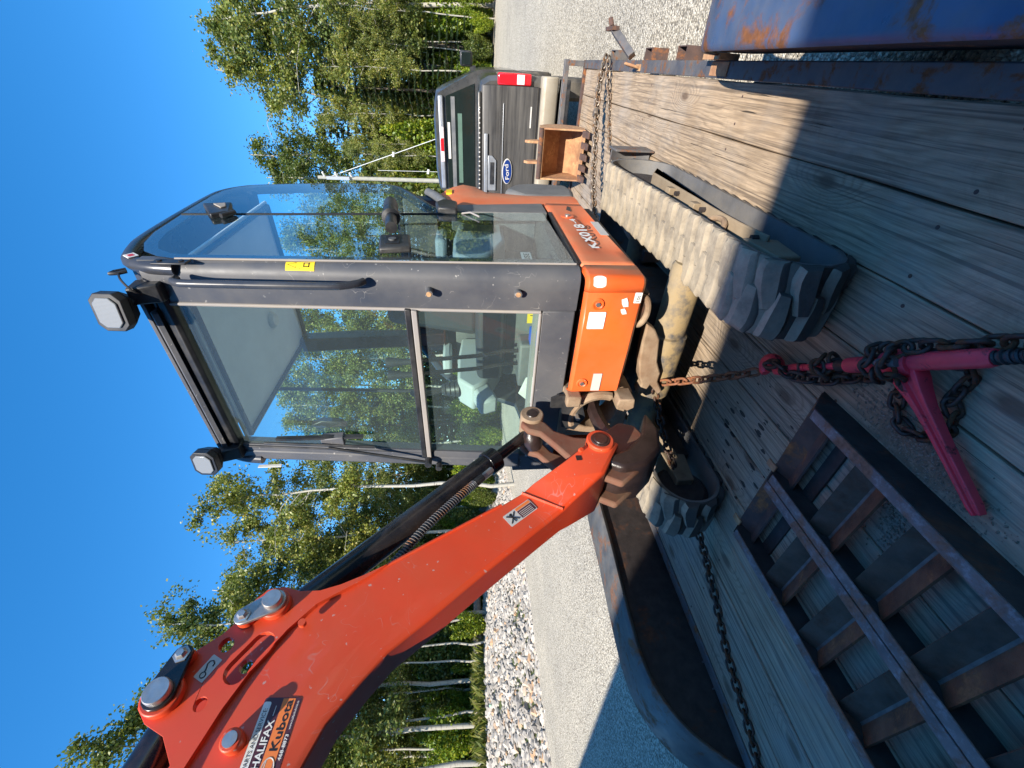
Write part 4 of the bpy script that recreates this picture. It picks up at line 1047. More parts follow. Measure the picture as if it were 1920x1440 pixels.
# forged handle: yoke and tapering channel bar
H0 = bp(0.475, 0, -0.005); H1 = Vector((-0.748, 0.460, 0.03)); hd = (H1 - H0).normalized(); hs_ = Vector((0, 0, 1)).cross(hd).normalized(); hz = hd.cross(hs_)
def hp(s, lat, z): return H0 + hd * s + hs_ * lat + hz * z
HL = (H1 - H0).length
yk = MB()
st = [(0.0, 0.036, 0.016), (0.03, 0.036, 0.020), (0.055, 0.032, 0.020), (0.08, 0.026, 0.018), (0.12, 0.020, 0.015), (0.18, 0.0165, 0.013), (0.25, 0.0145, 0.012), (HL - 0.02, 0.0135, 0.011), (HL, 0.011, 0.009)]
rows = []
for s, w, z in st:
    rows.append([hp(s, -w, -z), hp(s, -w, z * 0.6), hp(s, -w * 0.75, z), hp(s, -w * 0.25, z), hp(s, -w * 0.08, z * 0.35), hp(s, w * 0.35, z * 0.3), hp(s, w * 0.55, z), hp(s, w * 0.9, z), hp(s, w, z * 0.6), hp(s, w, -z)])
yk.grid(rows, closed_u=True); k = len(yk.v); yk.f += [tuple(range(9, -1, -1)), tuple(range(k - 10, k))]; yk.mi += [0, 0]
obj('handle', yk, M['binder_red'], bd, smooth=35, bevel=0.0015)
sl = [hp(0.045 + 0.02 * math.cos(t) * 1.3, -0.013 + 0.0065 * math.sin(t), 0.0215) for t in [i * 2 * PI / 14 for i in range(14)]]
slm = MB(); slm.add(sl, [tuple(range(14))]); obj('slot', slm, M['ink'], bd, smooth=0)
obj('pawl', MB().cyl(bp(0.45, 0.0, 0.036), bp(0.50, 0.0, 0.036), 0.012, n=12), M['steel_dark'], bd)
random.seed(12)
ch = thing('chain', 'dark rusty chain end coiled around the red binder and hanging in a heap beside it', 'chain', (-0.6, 0.8, 0.04))
wrap = [bp(0.035, 0.0, 0.012), bp(0.05, 0.02, 0.04), bp(0.085, 0.012, 0.028), bp(0.125, -0.022, 0.02), bp(0.17, -0.036, 0.0), bp(0.22, -0.042, -0.02), bp(0.27, -0.04, -0.03), bp(0.33, -0.036, -0.035), bp(0.385, -0.034, -0.03), bp(0.42, -0.036, 0.0),
        bp(0.425, -0.015, 0.035), bp(0.42, 0.018, 0.038), bp(0.43, 0.042, 0.0), bp(0.445, 0.02, -0.035), bp(0.455, -0.02, -0.03), bp(0.475, -0.045, 0.0), bp(0.48, -0.025, 0.045), bp(0.485, 0.012, 0.052), bp(0.50, 0.036, 0.02),
        bp(0.54, 0.036, 0.005), bp(0.59, 0.034, -0.005), bp(0.64, 0.032, -0.02), bp(0.70, 0.026, -0.035), bp(0.76, 0.02, -0.05)]
chain(ch, smooth_path(wrap, 5), 0.034, 0.0062, 'chain', jitter=25)
wrap2 = [bp(0.24, 0.03, 0.0), bp(0.245, 0.0, 0.03), bp(0.25, -0.03, 0.0), bp(0.255, -0.01, -0.03), bp(0.262, 0.022, -0.02), bp(0.268, 0.028, 0.01)]
chain(ch, smooth_path(wrap2, 5), 0.030, 0.0062, 'chain', jitter=25)
heap = [bp(0.44, -0.05, -0.045), (-0.66, 0.76, 0.02), (-0.70, 0.735, 0.018), (-0.715, 0.69, 0.014), (-0.69, 0.645, 0.014), (-0.645, 0.625, 0.014), (-0.60, 0.64, 0.016), (-0.575, 0.665, 0.03), (-0.545, 0.66, 0.016), (-0.51, 0.665, 0.014), (-0.50, 0.70, 0.014), (-0.52, 0.735, 0.02)]
chain(ch, smooth_path(heap, 5), 0.036, 0.0064, 'chain', jitter=30)

# ================================================================== BUCKET at the front of the deck
bk = thing('digger_bucket', 'small rusty brown excavator bucket with square teeth standing at the front of the deck', 'bucket', (-0.68, 4.5, 0.0))
xa, xb = -0.905, -0.465
side_ = [(4.38, 0.055), (4.42, 0.06), (4.46, 0.44), (4.50, 0.47), (4.66, 0.45), (4.76, 0.36), (4.80, 0.22), (4.74, 0.09), (4.60, 0.03)]
for x in (xa, xb - 0.014): obj('side_plate', MB().prism(side_, 'x', x, x + 0.014), M['bucket'], bk, bevel=0.002)
cur = [(4.38, 0.055), (4.60, 0.03), (4.74, 0.09), (4.80, 0.22), (4.76, 0.36), (4.66, 0.45), (4.50, 0.47), (4.46, 0.44)]
inn = [(4.468, 0.425), (4.505, 0.455), (4.655, 0.435), (4.745, 0.352), (4.785, 0.22), (4.73, 0.105), (4.60, 0.046), (4.38, 0.07)]
obj('shell', MB().prism(cur + inn, 'x', xa + 0.0145, xb - 0.0145), M['bucket'], bk, bevel=0.001)
obj('top_lip', MB().cyl((xa + 0.002, 4.475, 0.455), (xb - 0.002, 4.475, 0.455), 0.024, n=12), M['rust'], bk)
for i in range(5):
    x = xa + 0.015 + i * 0.0925; obj('tooth', MB().hexa([(x, 4.27, 0.045), (x + 0.052, 4.27, 0.045), (x + 0.052, 4.40, 0.035), (x, 4.40, 0.035)], [(x, 4.27, 0.058), (x + 0.052, 4.27, 0.058), (x + 0.052, 4.40, 0.085), (x, 4.40, 0.085)]), M['rust'], bk, bevel=0.002)
for x in (-0.60, -0.775):
    obj('hanger_ear', MB().prism([(4.49, 0.455), (4.60, 0.44), (4.58, 0.56), (4.54, 0.60), (4.50, 0.57)], 'x', x, x + 0.022), M['bucket'], bk, bevel=0.002)

# ================================================================== PICKUP
tk = thing('pickup_truck', 'dusty dark grey pickup parked ahead of the trailer, seen from behind', 'pickup truck', (-1.08, 7.5, GZ))
cx = -1.075; TY = 5.72; hw = 0.965
def sec(y, pts): return [(cx + x, y, z) for x, z in pts]
def fullsec(y, half):
    return sec(y, half + [(-x, z) for x, z in reversed(half)])
# box and cab as a lofted shell (cross sections from the tailgate forward)
bedh = [(0.80, 0.05), (0.93, 0.10), (0.965, 0.40), (0.965, 0.70), (0.945, 0.90), (0.90, 0.985), (0.80, 0.995)]
rows = [fullsec(TY + 0.03, [(0.76, 0.08), (0.88, 0.12), (0.915, 0.40), (0.915, 0.70), (0.90, 0.88), (0.86, 0.955), (0.78, 0.965)]), fullsec(TY + 0.08, bedh)]
for y in (6.2, 7.0, 7.6): rows.append(fullsec(y, bedh))
mb = MB().grid(rows); mb.f.append(tuple(range(14))); mb.mi.append(0)
obj('bed', mb, M['truck'], tk, smooth=40)
cabh = lambda s, zt: [(0.80, 0.05), (0.955, 0.10), (0.985, 0.45), (0.975, 0.90), (0.955, 1.0), (0.955 - 0.235 * s, zt - 0.13), (0.90 - 0.24 * s, zt - 0.03), (0.70 - 0.16 * s, zt), (0.35, zt + 0.02)]
rows = [fullsec(7.60, cabh(1.0, 1.60)), fullsec(7.66, cabh(0.92, 1.63)), fullsec(8.3, cabh(0.90, 1.66)), fullsec(9.2, cabh(0.95, 1.63)), fullsec(9.75, cabh(1.1, 1.52)), fullsec(10.4, [(0.80, 0.05), (0.955, 0.10), (0.985, 0.45), (0.96, 0.80), (0.93, 0.92), (0.85, 0.98), (0.70, 1.0), (0.5, 1.01), (0.3, 1.01)]), fullsec(11.5, [(0.75, 0.05), (0.90, 0.10), (0.94, 0.45), (0.92, 0.75), (0.88, 0.84), (0.80, 0.88), (0.65, 0.90), (0.5, 0.91), (0.3, 0.91)])]
mb = MB().grid(rows); mb.f.append(tuple(range(18))); mb.mi.append(0); mb.f.append(tuple(range(len(mb.v) - 18, len(mb.v)))); mb.mi.append(0)
obj('cab', mb, M['truck'], tk, smooth=40)
rw = obj('rear_window', MB().hexa([(cx - 0.80, 7.585, 1.03), (cx + 0.80, 7.585, 1.03), (cx + 0.80, 7.592, 1.03), (cx - 0.80, 7.592, 1.03)], [(cx - 0.63, 7.585, 1.46), (cx + 0.63, 7.585, 1.46), (cx + 0.63, 7.592, 1.46), (cx - 0.63, 7.592, 1.46)]), M['truck_glass'], tk, smooth=0)
obj('window_label', MB().box((cx - 0.55, 7.577, 1.22), (cx + 0.42, 7.583, 1.285)), M['glass_tag'] if 'glass_tag' in M else M['leaf_dark'], rw, smooth=0)
obj('window_bar', MB().box((cx - 0.63, 7.577, 1.325), (cx + 0.63, 7.583, 1.385)), M['grey_panel'], rw, smooth=0)
obj('roof_edge', MB().box((cx - 0.64, 7.55, 1.50), (cx + 0.64, 7.60, 1.575)), M['truck_trim'], tk, bevel=0.02)
bl = obj('brake_light', MB().box((cx - 0.24, 7.535, 1.505), (cx + 0.24, 7.5495, 1.565)), M['tail_clear'], tk, bevel=0.01)
obj('lens', MB().box((cx - 0.09, 7.525, 1.51), (cx + 0.09, 7.534, 1.56)), M['tail_red'], bl, bevel=0.005)
obj('label_strip', MB().box((cx - 0.20, 7.575, 1.405), (cx + 0.30, 7.583, 1.445)), M['silver'], rw, smooth=0)
# tailgate with its spoiler strip, recessed handle and oval emblem
tg = obj('tailgate', MB().prism([(5.70, 0.33), (5.69, 0.55), (5.70, 0.72), (5.685, 0.80), (5.69, 0.93), (5.70, 0.965), (5.74, 0.985), (5.76, 0.33)], 'x', cx - 0.715, cx + 0.715 + 0.15), M['truck_tail'], tk, bevel=0.012)
obj('top_trim', MB().box((cx - 0.70, 5.665, 0.905), (cx + 0.40, 5.683, 0.945)), M['truck_trim'], tg, bevel=0.006)
obj('bed_cap', MB().box((cx - 0.80, 5.70, 0.986), (cx + 0.80, 5.86, 1.02)), M['truck'], tk, bevel=0.012)
rvm = MB().cyl((0, -0.003, 0), (0, 0.003, 0), 0.009, n=8); rme = bpy.data.meshes.new('rivet'); rme.from_pydata(rvm.v, [], rvm.f); rme.materials.append(M['silver'])
for i in range(28): place('rivet', rme, tk, Matrix.Translation((cx - 0.70 + i * 0.05, 5.697, 1.003)))
obj('gap_line', MB().box((cx - 0.93, 5.705, 0.312), (cx + 0.86, 5.74, 0.33)), M['ink'], tk, smooth=0)
obj('crease', MB().box((cx - 0.71, 5.6865, 0.722), (cx + 0.70, 5.6985, 0.731)), M['truck_trim'], tg, bevel=0.002)
hd_ = obj('handle_bezel', MB().prism([(cx - 0.22, 0.80), (cx + 0.12, 0.80), (cx + 0.17, 0.85), (cx + 0.17, 0.90), (cx - 0.22, 0.90)], 'y', 5.668, 5.684), M['truck_trim'], tg, bevel=0.004)
obj('handle', MB().box((cx - 0.15, 5.660, 0.825), (cx + 0.10, 5.667, 0.875)), M['black'], hd_, bevel=0.004)
em = MB().lathe([(0.0, -0.012), (0.95, -0.012), (1.0, 0.0)], (0, 0, 0), (0, 1, 0), 40)
def ell(mb, rx, rz, y): mb.v = [(cx + 0.0 + a * rx, y + b, 0.662 + c * rz) for a, b, c in mb.v]; return mb
eb = obj('emblem', ell(MB().lathe([(0.0, -0.010), (0.96, -0.010), (1.0, 0.0)], (0, 0, 0), (0, 1, 0), 40), 0.145, 0.062, 5.683), M['silver'], tg)
obj('emblem_field', ell(MB().lathe([(0.0, -0.004), (1.0, -0.004), (1.0, 0.0)], (0, 0, 0), (0, 1, 0), 40), 0.132, 0.052, 5.6725), M['emblem_blue'], eb)
text('Ford', (cx, 5.668, 0.643), (1, 0, 0.12), (0, 0.0, 1), 0.050, M['silver'], eb, width=0.17, bold=0.012, lift=0.001, align='CENTER')
obj('plate_line', MB().box((cx + 0.47, 5.690, 0.40), (cx + 0.68, 5.697, 0.415)), M['silver'], tg)
for s in (1, -1):
    a, b = sorted((cx + s * 0.868, cx + s * 0.982))
    lamp = obj('tail_light', MB().box((a, 5.70, 0.42), (b, 5.80, 0.80)), M['tail_red'], tk, bevel=0.018)
    obj('lamp_gap', MB().box((a - 0.006 if s > 0 else b + 0.001, 5.705, 0.34), (a - 0.001 if s > 0 else b + 0.006, 5.75, 0.95)), M['ink'], tk, smooth=0)
    obj('reverse_lens', MB().box((a + 0.012, 5.692, 0.50), (b - 0.012, 5.699, 0.585)), M['tail_clear'], lamp, bevel=0.003)
bm_ = obj('bumper', MB().prism([(5.62, 0.13), (5.58, 0.20), (5.585, 0.285), (5.62, 0.31), (5.78, 0.31), (5.78, 0.10)], 'x', cx - 0.97, cx + 0.97), M['bumper'], tk, bevel=0.015)
obj('plastic_step', MB().box((cx - 0.95, 5.66, -0.02), (cx + 0.95, 5.76, 0.095)), M['black'], tk, bevel=0.01)
for s in (1, -1):
    for y in (6.75, 10.4):
        w_ = obj('wheel', MB().lathe([(0.20, -0.11), (0.26, -0.125), (0.36, -0.12), (0.395, -0.08), (0.395, 0.08), (0.36, 0.12), (0.26, 0.125), (0.20, 0.11)], (cx + s * 0.83, y, GZ + 0.395), (1, 0, 0), 32), M['tyre'], tk)
        obj('rim', MB().lathe([(0.001, 0.08), (0.15, 0.07), (0.255, 0.1), (0.255, -0.1), (0.15, -0.07), (0.001, -0.08)], (cx + s * 0.83, y, GZ + 0.395), (1, 0, 0), 24), M['truck_trim'], w_)
for s in (1, -1):
    mr = obj('mirror', MB().box((cx + s * 1.09 - 0.11, 9.10, 1.04), (cx + s * 1.09 + 0.11, 9.22, 1.25)), M['black'], tk, bevel=0.03)
    obj('mirror_glass', MB().box((cx + s * 1.09 - 0.085, 9.088, 1.065), (cx + s * 1.09 + 0.085, 9.0985, 1.225)), M['truck_glass'], mr, bevel=0.004)
    obj('mirror_arm', MB().box((min(cx + s * 0.93, cx + s * 1.0), 9.13, 0.98), (max(cx + s * 0.93, cx + s * 1.0), 9.19, 1.08)), M['black'], mr)

# ================================================================== EXCAVATOR
ex = thing('mini_excavator', 'orange mini excavator with glazed black cab chained down on the trailer', 'excavator', (-1.05, 1.9, 0.0))
BX = -0.56            # left side of the body (door side)
# ---- crawler tracks
FC, FR, RC, RR = (1.175, 0.172), 0.150, (2.42, 0.205), 0.183
def belt_path(ds=0.02):
    P = []
    a0 = math.degrees(math.atan2(RC[1] + RR - FC[1] - FR, RC[0] - FC[0]))
    # top run from rear to front with a slight sag, front wheel, bottom, rear wheel
    n = 60
    top0 = Vector((0, RC[0], RC[1] + RR)); top1 = Vector((0, FC[0], FC[1] + FR))
    for i in range(n):
        t = i / n; p = top0.lerp(top1, t); p.z -= 0.012 * math.sin(PI * t); P.append(p)
    for i in range(24):
        a = math.radians(90 + 180 * i / 24); P.append(Vector((0, FC[0] + FR * math.cos(a), FC[1] + FR * math.sin(a))))
    for i in range(n):
        t = i / n; P.append(Vector((0, FC[0] + (RC[0] - FC[0]) * t, 0.022)))
    for i in range(24):
        a = math.radians(-90 + 180 * i / 24); P.append(Vector((0, RC[0] + RR * math.cos(a), RC[1] + RR * math.sin(a))))
    return P
BPATH = belt_path()
def belt_at(s, L, D):
    s %= L
    for i in range(len(D) - 1):
        if s <= D[i + 1]:
            a = BPATH[i]; b = BPATH[(i + 1) % len(BPATH)]; u = (s - D[i]) / max(1e-9, D[i + 1] - D[i]); return a.lerp(b, u), (b - a).normalized()
D_ = [0.0]
for i in range(len(BPATH)): D_.append(D_[-1] + (BPATH[(i + 1) % len(BPATH)] - BPATH[i]).length)
LB = D_[-1]
def lug_mesh(w, d, h, soft=0.0):
    """moulded bar: broad at the belt edge, stepped and narrower towards the belt centre, slightly bowed"""
    mb = MB(); c = d / 2; xs = [-w / 2, -w * 0.28, 0.0, w * 0.25, w * 0.40, w / 2]
    half = [0.62, 0.78, 0.98, 1.0, 0.92, 0.85]; bow = [-0.010, -0.004, 0.003, 0.007, 0.006, 0.003]
    layers = []
    for k, (hz, sc) in enumerate(((-0.003, 1.12 + soft), (h * 0.25, 1.02 + soft * 0.6), (h, 0.70 - soft * 0.4))):
        row = [(x + (0.004 if (k == 2 and n_ == 0) else (-0.006 if (k == 2 and n_ == 5) else 0)), b_ - c * q * sc, hz - (0.004 if k == 2 and n_ in (0, 5) else 0)) for n_, (x, q, b_) in enumerate(zip(xs, half, bow))]
        row += [(x + (0.004 if (k == 2 and n_ == 0) else (-0.006 if (k == 2 and n_ == 5) else 0)), b_ + c * q * sc, hz - (0.004 if k == 2 and n_ in (0, 5) else 0)) for n_, (x, q, b_) in reversed(list(enumerate(zip(xs, half, bow))))]
        layers.append(row)
    mb.grid(layers, closed_u=True); k0 = 24
    for i_ in range(5): mb.f.append((k0 + i_, k0 + i_ + 1, k0 + 10 - i_, k0 + 11 - i_)); mb.mi.append(0)
    me = bpy.data.meshes.new('tread_lug'); me.from_pydata([tuple(q) for q in mb.v], [], mb.f); finish(me, 24); me.materials.append(M['rubber']); return me
LUG = lug_mesh(0.150, 0.064, 0.024)
LUG_WORN = lug_mesh(0.150, 0.068, 0.0125, 0.12)      # packed with dust on the top run
random.seed(2)
def track(xi, xo, side):
    """xi inner edge, xo outer edge, side +1: outer edge is at larger X"""
    a, b = sorted((xi, xo)); mb = MB(); rows = []
    n = len(BPATH)
    for i in range(n + 1):
        p = BPATH[i % n]; t = (BPATH[(i + 1) % n] - BPATH[i % n - 1]).normalized(); nr = Vector((0, -t.z, t.y)) * -1
        # path runs front-ward on top: outward normal
        nr = Vector((0, t.z, -t.y)); 
        c = Vector((0, 1.8, 0.19));
        if (p - c).dot(nr) < 0: nr = -nr
        ins = p - nr * 0.018
        wv = 0.0015 * math.sin(i * 1.7)
        rows.append([(a + 0.004, p.y, p.z), ((a + b) / 2, p.y + nr.y * 0.002, p.z + nr.z * 0.002), (b - 0.004, p.y, p.z), (b + wv, p.y - nr.y * 0.006, p.z - nr.z * 0.006), (b - 0.002, ins.y, ins.z), (a + 0.002, ins.y, ins.z), (a + wv, p.y - nr.y * 0.006, p.z - nr.z * 0.006)])
    mb.grid(rows, closed_u=True)
    mb.mi = [1 if q % 7 in (3, 4, 5) else 0 for q in range(len(mb.f))]
    tr = obj('rubber_track', mb, [M['rubber'], M['rubber_inner']], ex, smooth=50)
    pitch = LB / 40
    for k in range(80):
        s = (k // 2) * pitch + (pitch / 2 if k % 2 else 0)
        p, t = belt_at(s, LB, D_); nr = Vector((0, t.z, -t.y))
        if (p - Vector((0, 1.8, 0.19))).dot(nr) < 0: nr = -nr
        if k % 2: xc = b - 0.075 - 0.001; xd = Vector((1, 0, 0))
        else: xc = a + 0.075 + 0.001; xd = Vector((-1, 0, 0))
        f = frame((xc, p.y, p.z), xd, nr.cross(xd)); f = f @ Matrix.Rotation(math.radians(7 if k % 2 else -7), 4, 'Z') @ Matrix.Diagonal((1, 1, random.uniform(0.85, 1.05), 1))
        place('tread_lug', LUG_WORN if (nr.z > 0.6 or p.y > 2.3) else LUG, tr, f)
    # track frame between the runs
    fa, fb = a + 0.045, b - 0.030
    fa, fb = a + 0.030, b - 0.012
    poly = [(1.315, 0.148), (1.46, 0.170), (1.62, 0.178), (2.30, 0.183), (2.42, 0.12), (2.42, 0.132), (2.30, 0.195), (1.62, 0.190), (1.46, 0.182), (1.315, 0.160)]
    fr = obj('track_frame', MB().prism(poly, 'x', fa, fb), M['frame_dust'], ex, bevel=0.008)
    e = fb if side > 0 else fa
    obj('frame_core', MB().prism([(1.36, 0.06), (2.36, 0.06), (2.38, 0.118), (2.29, 0.176), (1.62, 0.172), (1.36, 0.145)], 'x', fa + 0.05, fb - 0.05), M['ramp_dark'], fr, bevel=0.004)  # inset; its dark colour also stands in for shadow below the plate edge
    for y, z in ((2.33, 0.190), (1.60, 0.189)):
        for dy in (0.0, 0.055):
            x = e - side * 0.075; obj('bolt', MB().cyl((x, y + dy, z - 0.02), (x, y + dy, z + 0.022), 0.013, n=6), M['ramp_dark'], fr)
    for y in (1.74, 2.0):
        x = e - side * 0.010; obj('block', MB().box((min(x, x - side * 0.03), y, 0.180), (max(x, x - side * 0.03), y + 0.045, 0.222)), M['frame_dust'], fr, bevel=0.003)
        obj('bolt', MB().cyl((x - side * 0.012, y - 0.04, 0.17), (x - side * 0.012, y - 0.04, 0.212), 0.011, n=6), M['ramp_dark'], fr)
    obj('hole', MB().cyl((e - side * 0.07, 1.95, 0.188), (e - side * 0.07, 1.95, 0.1945), 0.016, n=14), M['ink'], fr)
    # tie rings welded on the frame
    for yy, zz, xx in ((1.55, 0.222, 0.040),):
        pts = []
        for i in range(18):
            q = 2 * PI * i / 18; pts.append((e - side * (xx + 0.024 * math.sin(q)), yy + 0.056 * math.cos(q), zz + 0.026 * math.sin(q)))
        obj('tie_ring', MB().tube(pts, 0.011, 8, closed=True), M['cast_dust'], fr)
    obj('end_bolt', MB().cyl((e - side * 0.02, 1.35, 0.17), (e - side * 0.02, 1.35, 0.192), 0.012, n=6), M['ramp_dark'], fr)
    # yoke and idler at the front, sprocket at the rear
    obj('yoke', MB().hexa([(fa + 0.02, 1.18, 0.12), (fb - 0.02, 1.18, 0.12), (fb - 0.02, 1.34, 0.10), (fa + 0.02, 1.34, 0.10)], [(fa + 0.02, 1.18, 0.20), (fb - 0.02, 1.18, 0.20), (fb - 0.02, 1.36, 0.215), (fa + 0.02, 1.36, 0.215)]), M['frame_dust'], fr, bevel=0.006)
    m = (a + b) / 2
    obj('idler', MB().lathe([(0.0, -0.05), (0.10, -0.05), (0.125, -0.03), (0.13, 0), (0.125, 0.03), (0.10, 0.05), (0.0, 0.05)], (m, FC[0], FC[1]), (1, 0, 0), 28), M['ramp_dark'], fr)
    obj('sprocket', MB().lathe([(0.0, -0.06), (0.13, -0.055), (0.155, -0.025), (0.16, 0), (0.155, 0.025), (0.13, 0.055), (0.0, 0.06)], (m, RC[0], RC[1]), (1, 0, 0), 28), M['ramp_dark'], fr)
    for y in (1.48, 1.72, 1.96, 2.2): obj('roller', MB().cyl((fa + 0.062, y, 0.085), (fb - 0.062, y, 0.085), 0.045, n=16), M['ramp_dark'], fr)
    inx = fa if side > 0 else fb
    return tr
track(-0.642, -0.403, 1)
track(-1.464, -1.703, -1)
# ---- undercarriage between the tracks
obj('center_frame', MB().prism([(1.60, 0.16), (2.15, 0.16), (2.2, 0.30), (2.0, 0.40), (1.70, 0.40), (1.60, 0.33)], 'x', -1.32, -0.80), M['ramp_dark'], ex, bevel=0.015)  # dark colour stands in for the black shadow beneath the cross tube
ct = MB().lathe([(0.0, -0.47), (0.058, -0.47), (0.066, -0.455), (0.066, -0.16), (0.078, -0.155), (0.080, -0.12), (0.080, 0.12), (0.078, 0.155), (0.066, 0.16), (0.066, 0.455), (0.058, 0.47), (0.0, 0.47)], (-1.052, 1.50, 0.292), (1, 0, 0), 28)
obj('cross_tube', ct, M['tube'], ex, smooth=30)
obj('cross_tube', MB().cyl((-0.58, 2.1, 0.26), (-1.53, 2.1, 0.26), 0.06, n=20), M['tube'], ex)
# tow bracket with a forked hook end
tb = MB().prism([(-0.79, 0.455), (-0.815, 0.415), (-0.86, 0.385), (-0.97, 0.365), (-1.03, 0.335), (-1.075, 0.335), (-1.13, 0.30), (-1.150, 0.315), (-1.115, 0.345), (-1.095, 0.365), (-1.125, 0.375), (-1.150, 0.395), (-1.135, 0.415), (-1.09, 0.405), (-1.05, 0.425), (-0.97, 0.445), (-0.87, 0.455)], 'y', 1.385, 1.435)
obj('tow_bracket', tb, M['cast_dust'], ex, bevel=0.007)
obj('swivel_ring', MB().lathe([(0.25, -0.05), (0.30, -0.05), (0.31, 0), (0.30, 0.05), (0.25, 0.05)], (-1.05, 1.86, 0.46), (0, 0, 1), 40), M['ramp_dark'], ex)
# dozer blade at the far end
db = MB().prism([(2.86, 0.01), (2.90, 0.01), (2.93, 0.10), (2.93, 0.18), (2.89, 0.255), (2.86, 0.26), (2.90, 0.18), (2.90, 0.10)], 'x', -1.70, -0.40)
bd_ = obj('dozer_blade', db, M['steel_dark'], ex, bevel=0.003)
obj('blade_end', MB().box((-0.4, 2.80, 0.01), (-0.388, 2.96, 0.25)), M['steel_dark'], bd_, bevel=0.003)
for x in (-0.78, -1.34): obj('blade_arm', MB().hexa([(x, 2.0, 0.18), (x + 0.06, 2.0, 0.18), (x + 0.06, 2.87, 0.08), (x, 2.87, 0.08)], [(x, 2.0, 0.27), (x + 0.06, 2.0, 0.27), (x + 0.06, 2.87, 0.17), (x, 2.87, 0.17)]), M['steel_dark'], bd_, bevel=0.005)

# ---- upper body: orange panels
# front panel, with the rounded left corner that wraps to the door side
def wrap_sec(z, y0):  # plan outline from the front left end round the corner
    return [(-1.058, y0 + 0.012, z), (-1.045, y0, z), (-0.62, y0, z)]
PZ0, PZ1 = 0.542, 0.756
fp = MB(); rows = []
for z, dy, dx in ((PZ0, 0.012, 0.0), (PZ0 + 0.012, 0.0, 0), (PZ1 - 0.014, 0.0, 0), (PZ1, 0.012, 0.0)):
    rows.append([(-1.062, 1.33, z), (-1.062, 1.312 + dy, z), (-1.050, 1.297 + dy, z), (-1.035, 1.294 + dy, z), (-0.85, 1.290 + dy, z), (-0.6135, 1.294 + dy, z)])
fp.grid(rows)
fpo = obj('front_panel', fp, M['orange'], ex, smooth=40); md = fpo.modifiers.new('thick', 'SOLIDIFY'); md.thickness = 0.006; md.offset = -1
cp = MB(); rows = []
for z, d in ((PZ0, 0.010), (PZ0 + 0.012, 0.0), (PZ1 - 0.014, 0.0), (PZ1, 0.012)):
    row = [(-0.611, 1.294 + d, z)]
    for i in range(8):
        a = math.radians(-90 + 90 * i / 7); r = 0.034; row.append((-0.592 + (r - d) * math.cos(a), 1.328 + (r - d) * math.sin(a), z))
    row += [(-0.558 - d, 1.36, z), (-0.556 - d, 1.40, z)]
    rows.append(row)
cp.grid(rows)
cpo = obj('corner_panel', cp, M['orange'], ex, smooth=40); md = cpo.modifiers.new('thick', 'SOLIDIFY'); md.thickness = 0.006; md.offset = -1
# door-side panel: shallow sculpted scallop
sp = MB(); rows = []
ys = [1.401, 1.44, 1.50, 1.56, 1.62, 1.68, 1.74, 1.80, 1.86, 1.92, 1.98, 2.04, 2.10, 2.16, 2.20]
zs = [0.0, 0.05, 0.2, 0.35, 0.5, 0.65, 0.8, 0.93, 1.0]
for t in zs:
    row = []
    for y in ys:
        zlo = 0.545 + 0.028 * (y - 1.40) / 0.8; zhi = 0.757 + 0.012 * (y - 1.40) / 0.8
        u = (y - 1.40) / 0.80; dent = 0.0
        if 0.06 < u < 0.92:
            mid = 0.72 - 0.42 * (u - 0.06); dd = (t - mid)
            if dd < 0: dent = 0.020 * min(1, -dd / 0.12) * min(1, (t) / 0.25 + 0.0) * math.sin(PI * (u - 0.06) / 0.86)
        x = -0.556 - dent - (0.010 if t in (0.0, 1.0) else 0)
        row.append((x, y, zlo + (zhi - zlo) * t))
    rows.append(row)
sp.grid(rows)
spo = obj('side_panel', sp, M['orange_dusty'], ex, smooth=45); md = spo.modifiers.new('thick', 'SOLIDIFY'); md.thickness = 0.006; md.offset = -1
obj('sub_frame', MB().box((-1.06, 1.38, 0.50), (-0.60, 2.30, 0.745)), M['ramp_dark'], ex, bevel=0.01)
obj('sub_frame', MB().box((-1.56, 1.56, 0.50), (-1.065, 2.30, 0.745)), M['ramp_dark'], ex, bevel=0.01)
obj('right_panel', MB().box((-1.60, 1.36, 0.50), (-1.565, 2.35, 0.80)), M['orange'], ex, bevel=0.012)
# rear hood
hp_ = MB(); rows = []
for z, ys_, yb in ((0.575, 2.37, 2.50), (0.80, 2.36, 2.52), (0.95, 2.365, 2.60), (1.05, 2.39, 2.66), (1.11, 2.52, 2.69), (1.177, 2.565, 2.69), (1.235, 2.54, 2.66), (1.275, 2.50, 2.60), (1.302, 2.44, 2.50)):
    yf = 2.235 - 0.09 * (z - 0.575) / 0.67
    ins = 0.0 if z < 1.2 else (z - 1.2) * 0.25
    rows.append([(-0.590, yf, z), (-0.565 - ins, yf + 0.012, z), (-0.562 - ins, 2.30, z), (-0.564 - ins, ys_, z), (-0.564 - ins - 0.20 * max(0, yb - 0.05 - ys_), yb - 0.04, z), (-0.70, yb, z), (-1.05, yb + 0.03, z), (-1.40, yb, z), (-1.54, yb - 0.06, z), (-1.56, 2.34, z), (-1.56, yf, z)])
hp_.grid(rows); k = len(hp_.v); hp_.f.append(tuple(range(k - 11, k))); hp_.mi.append(0)
hd = obj('engine_hood', hp_, M['orange_dusty'], ex, smooth=40)
lv = MB()
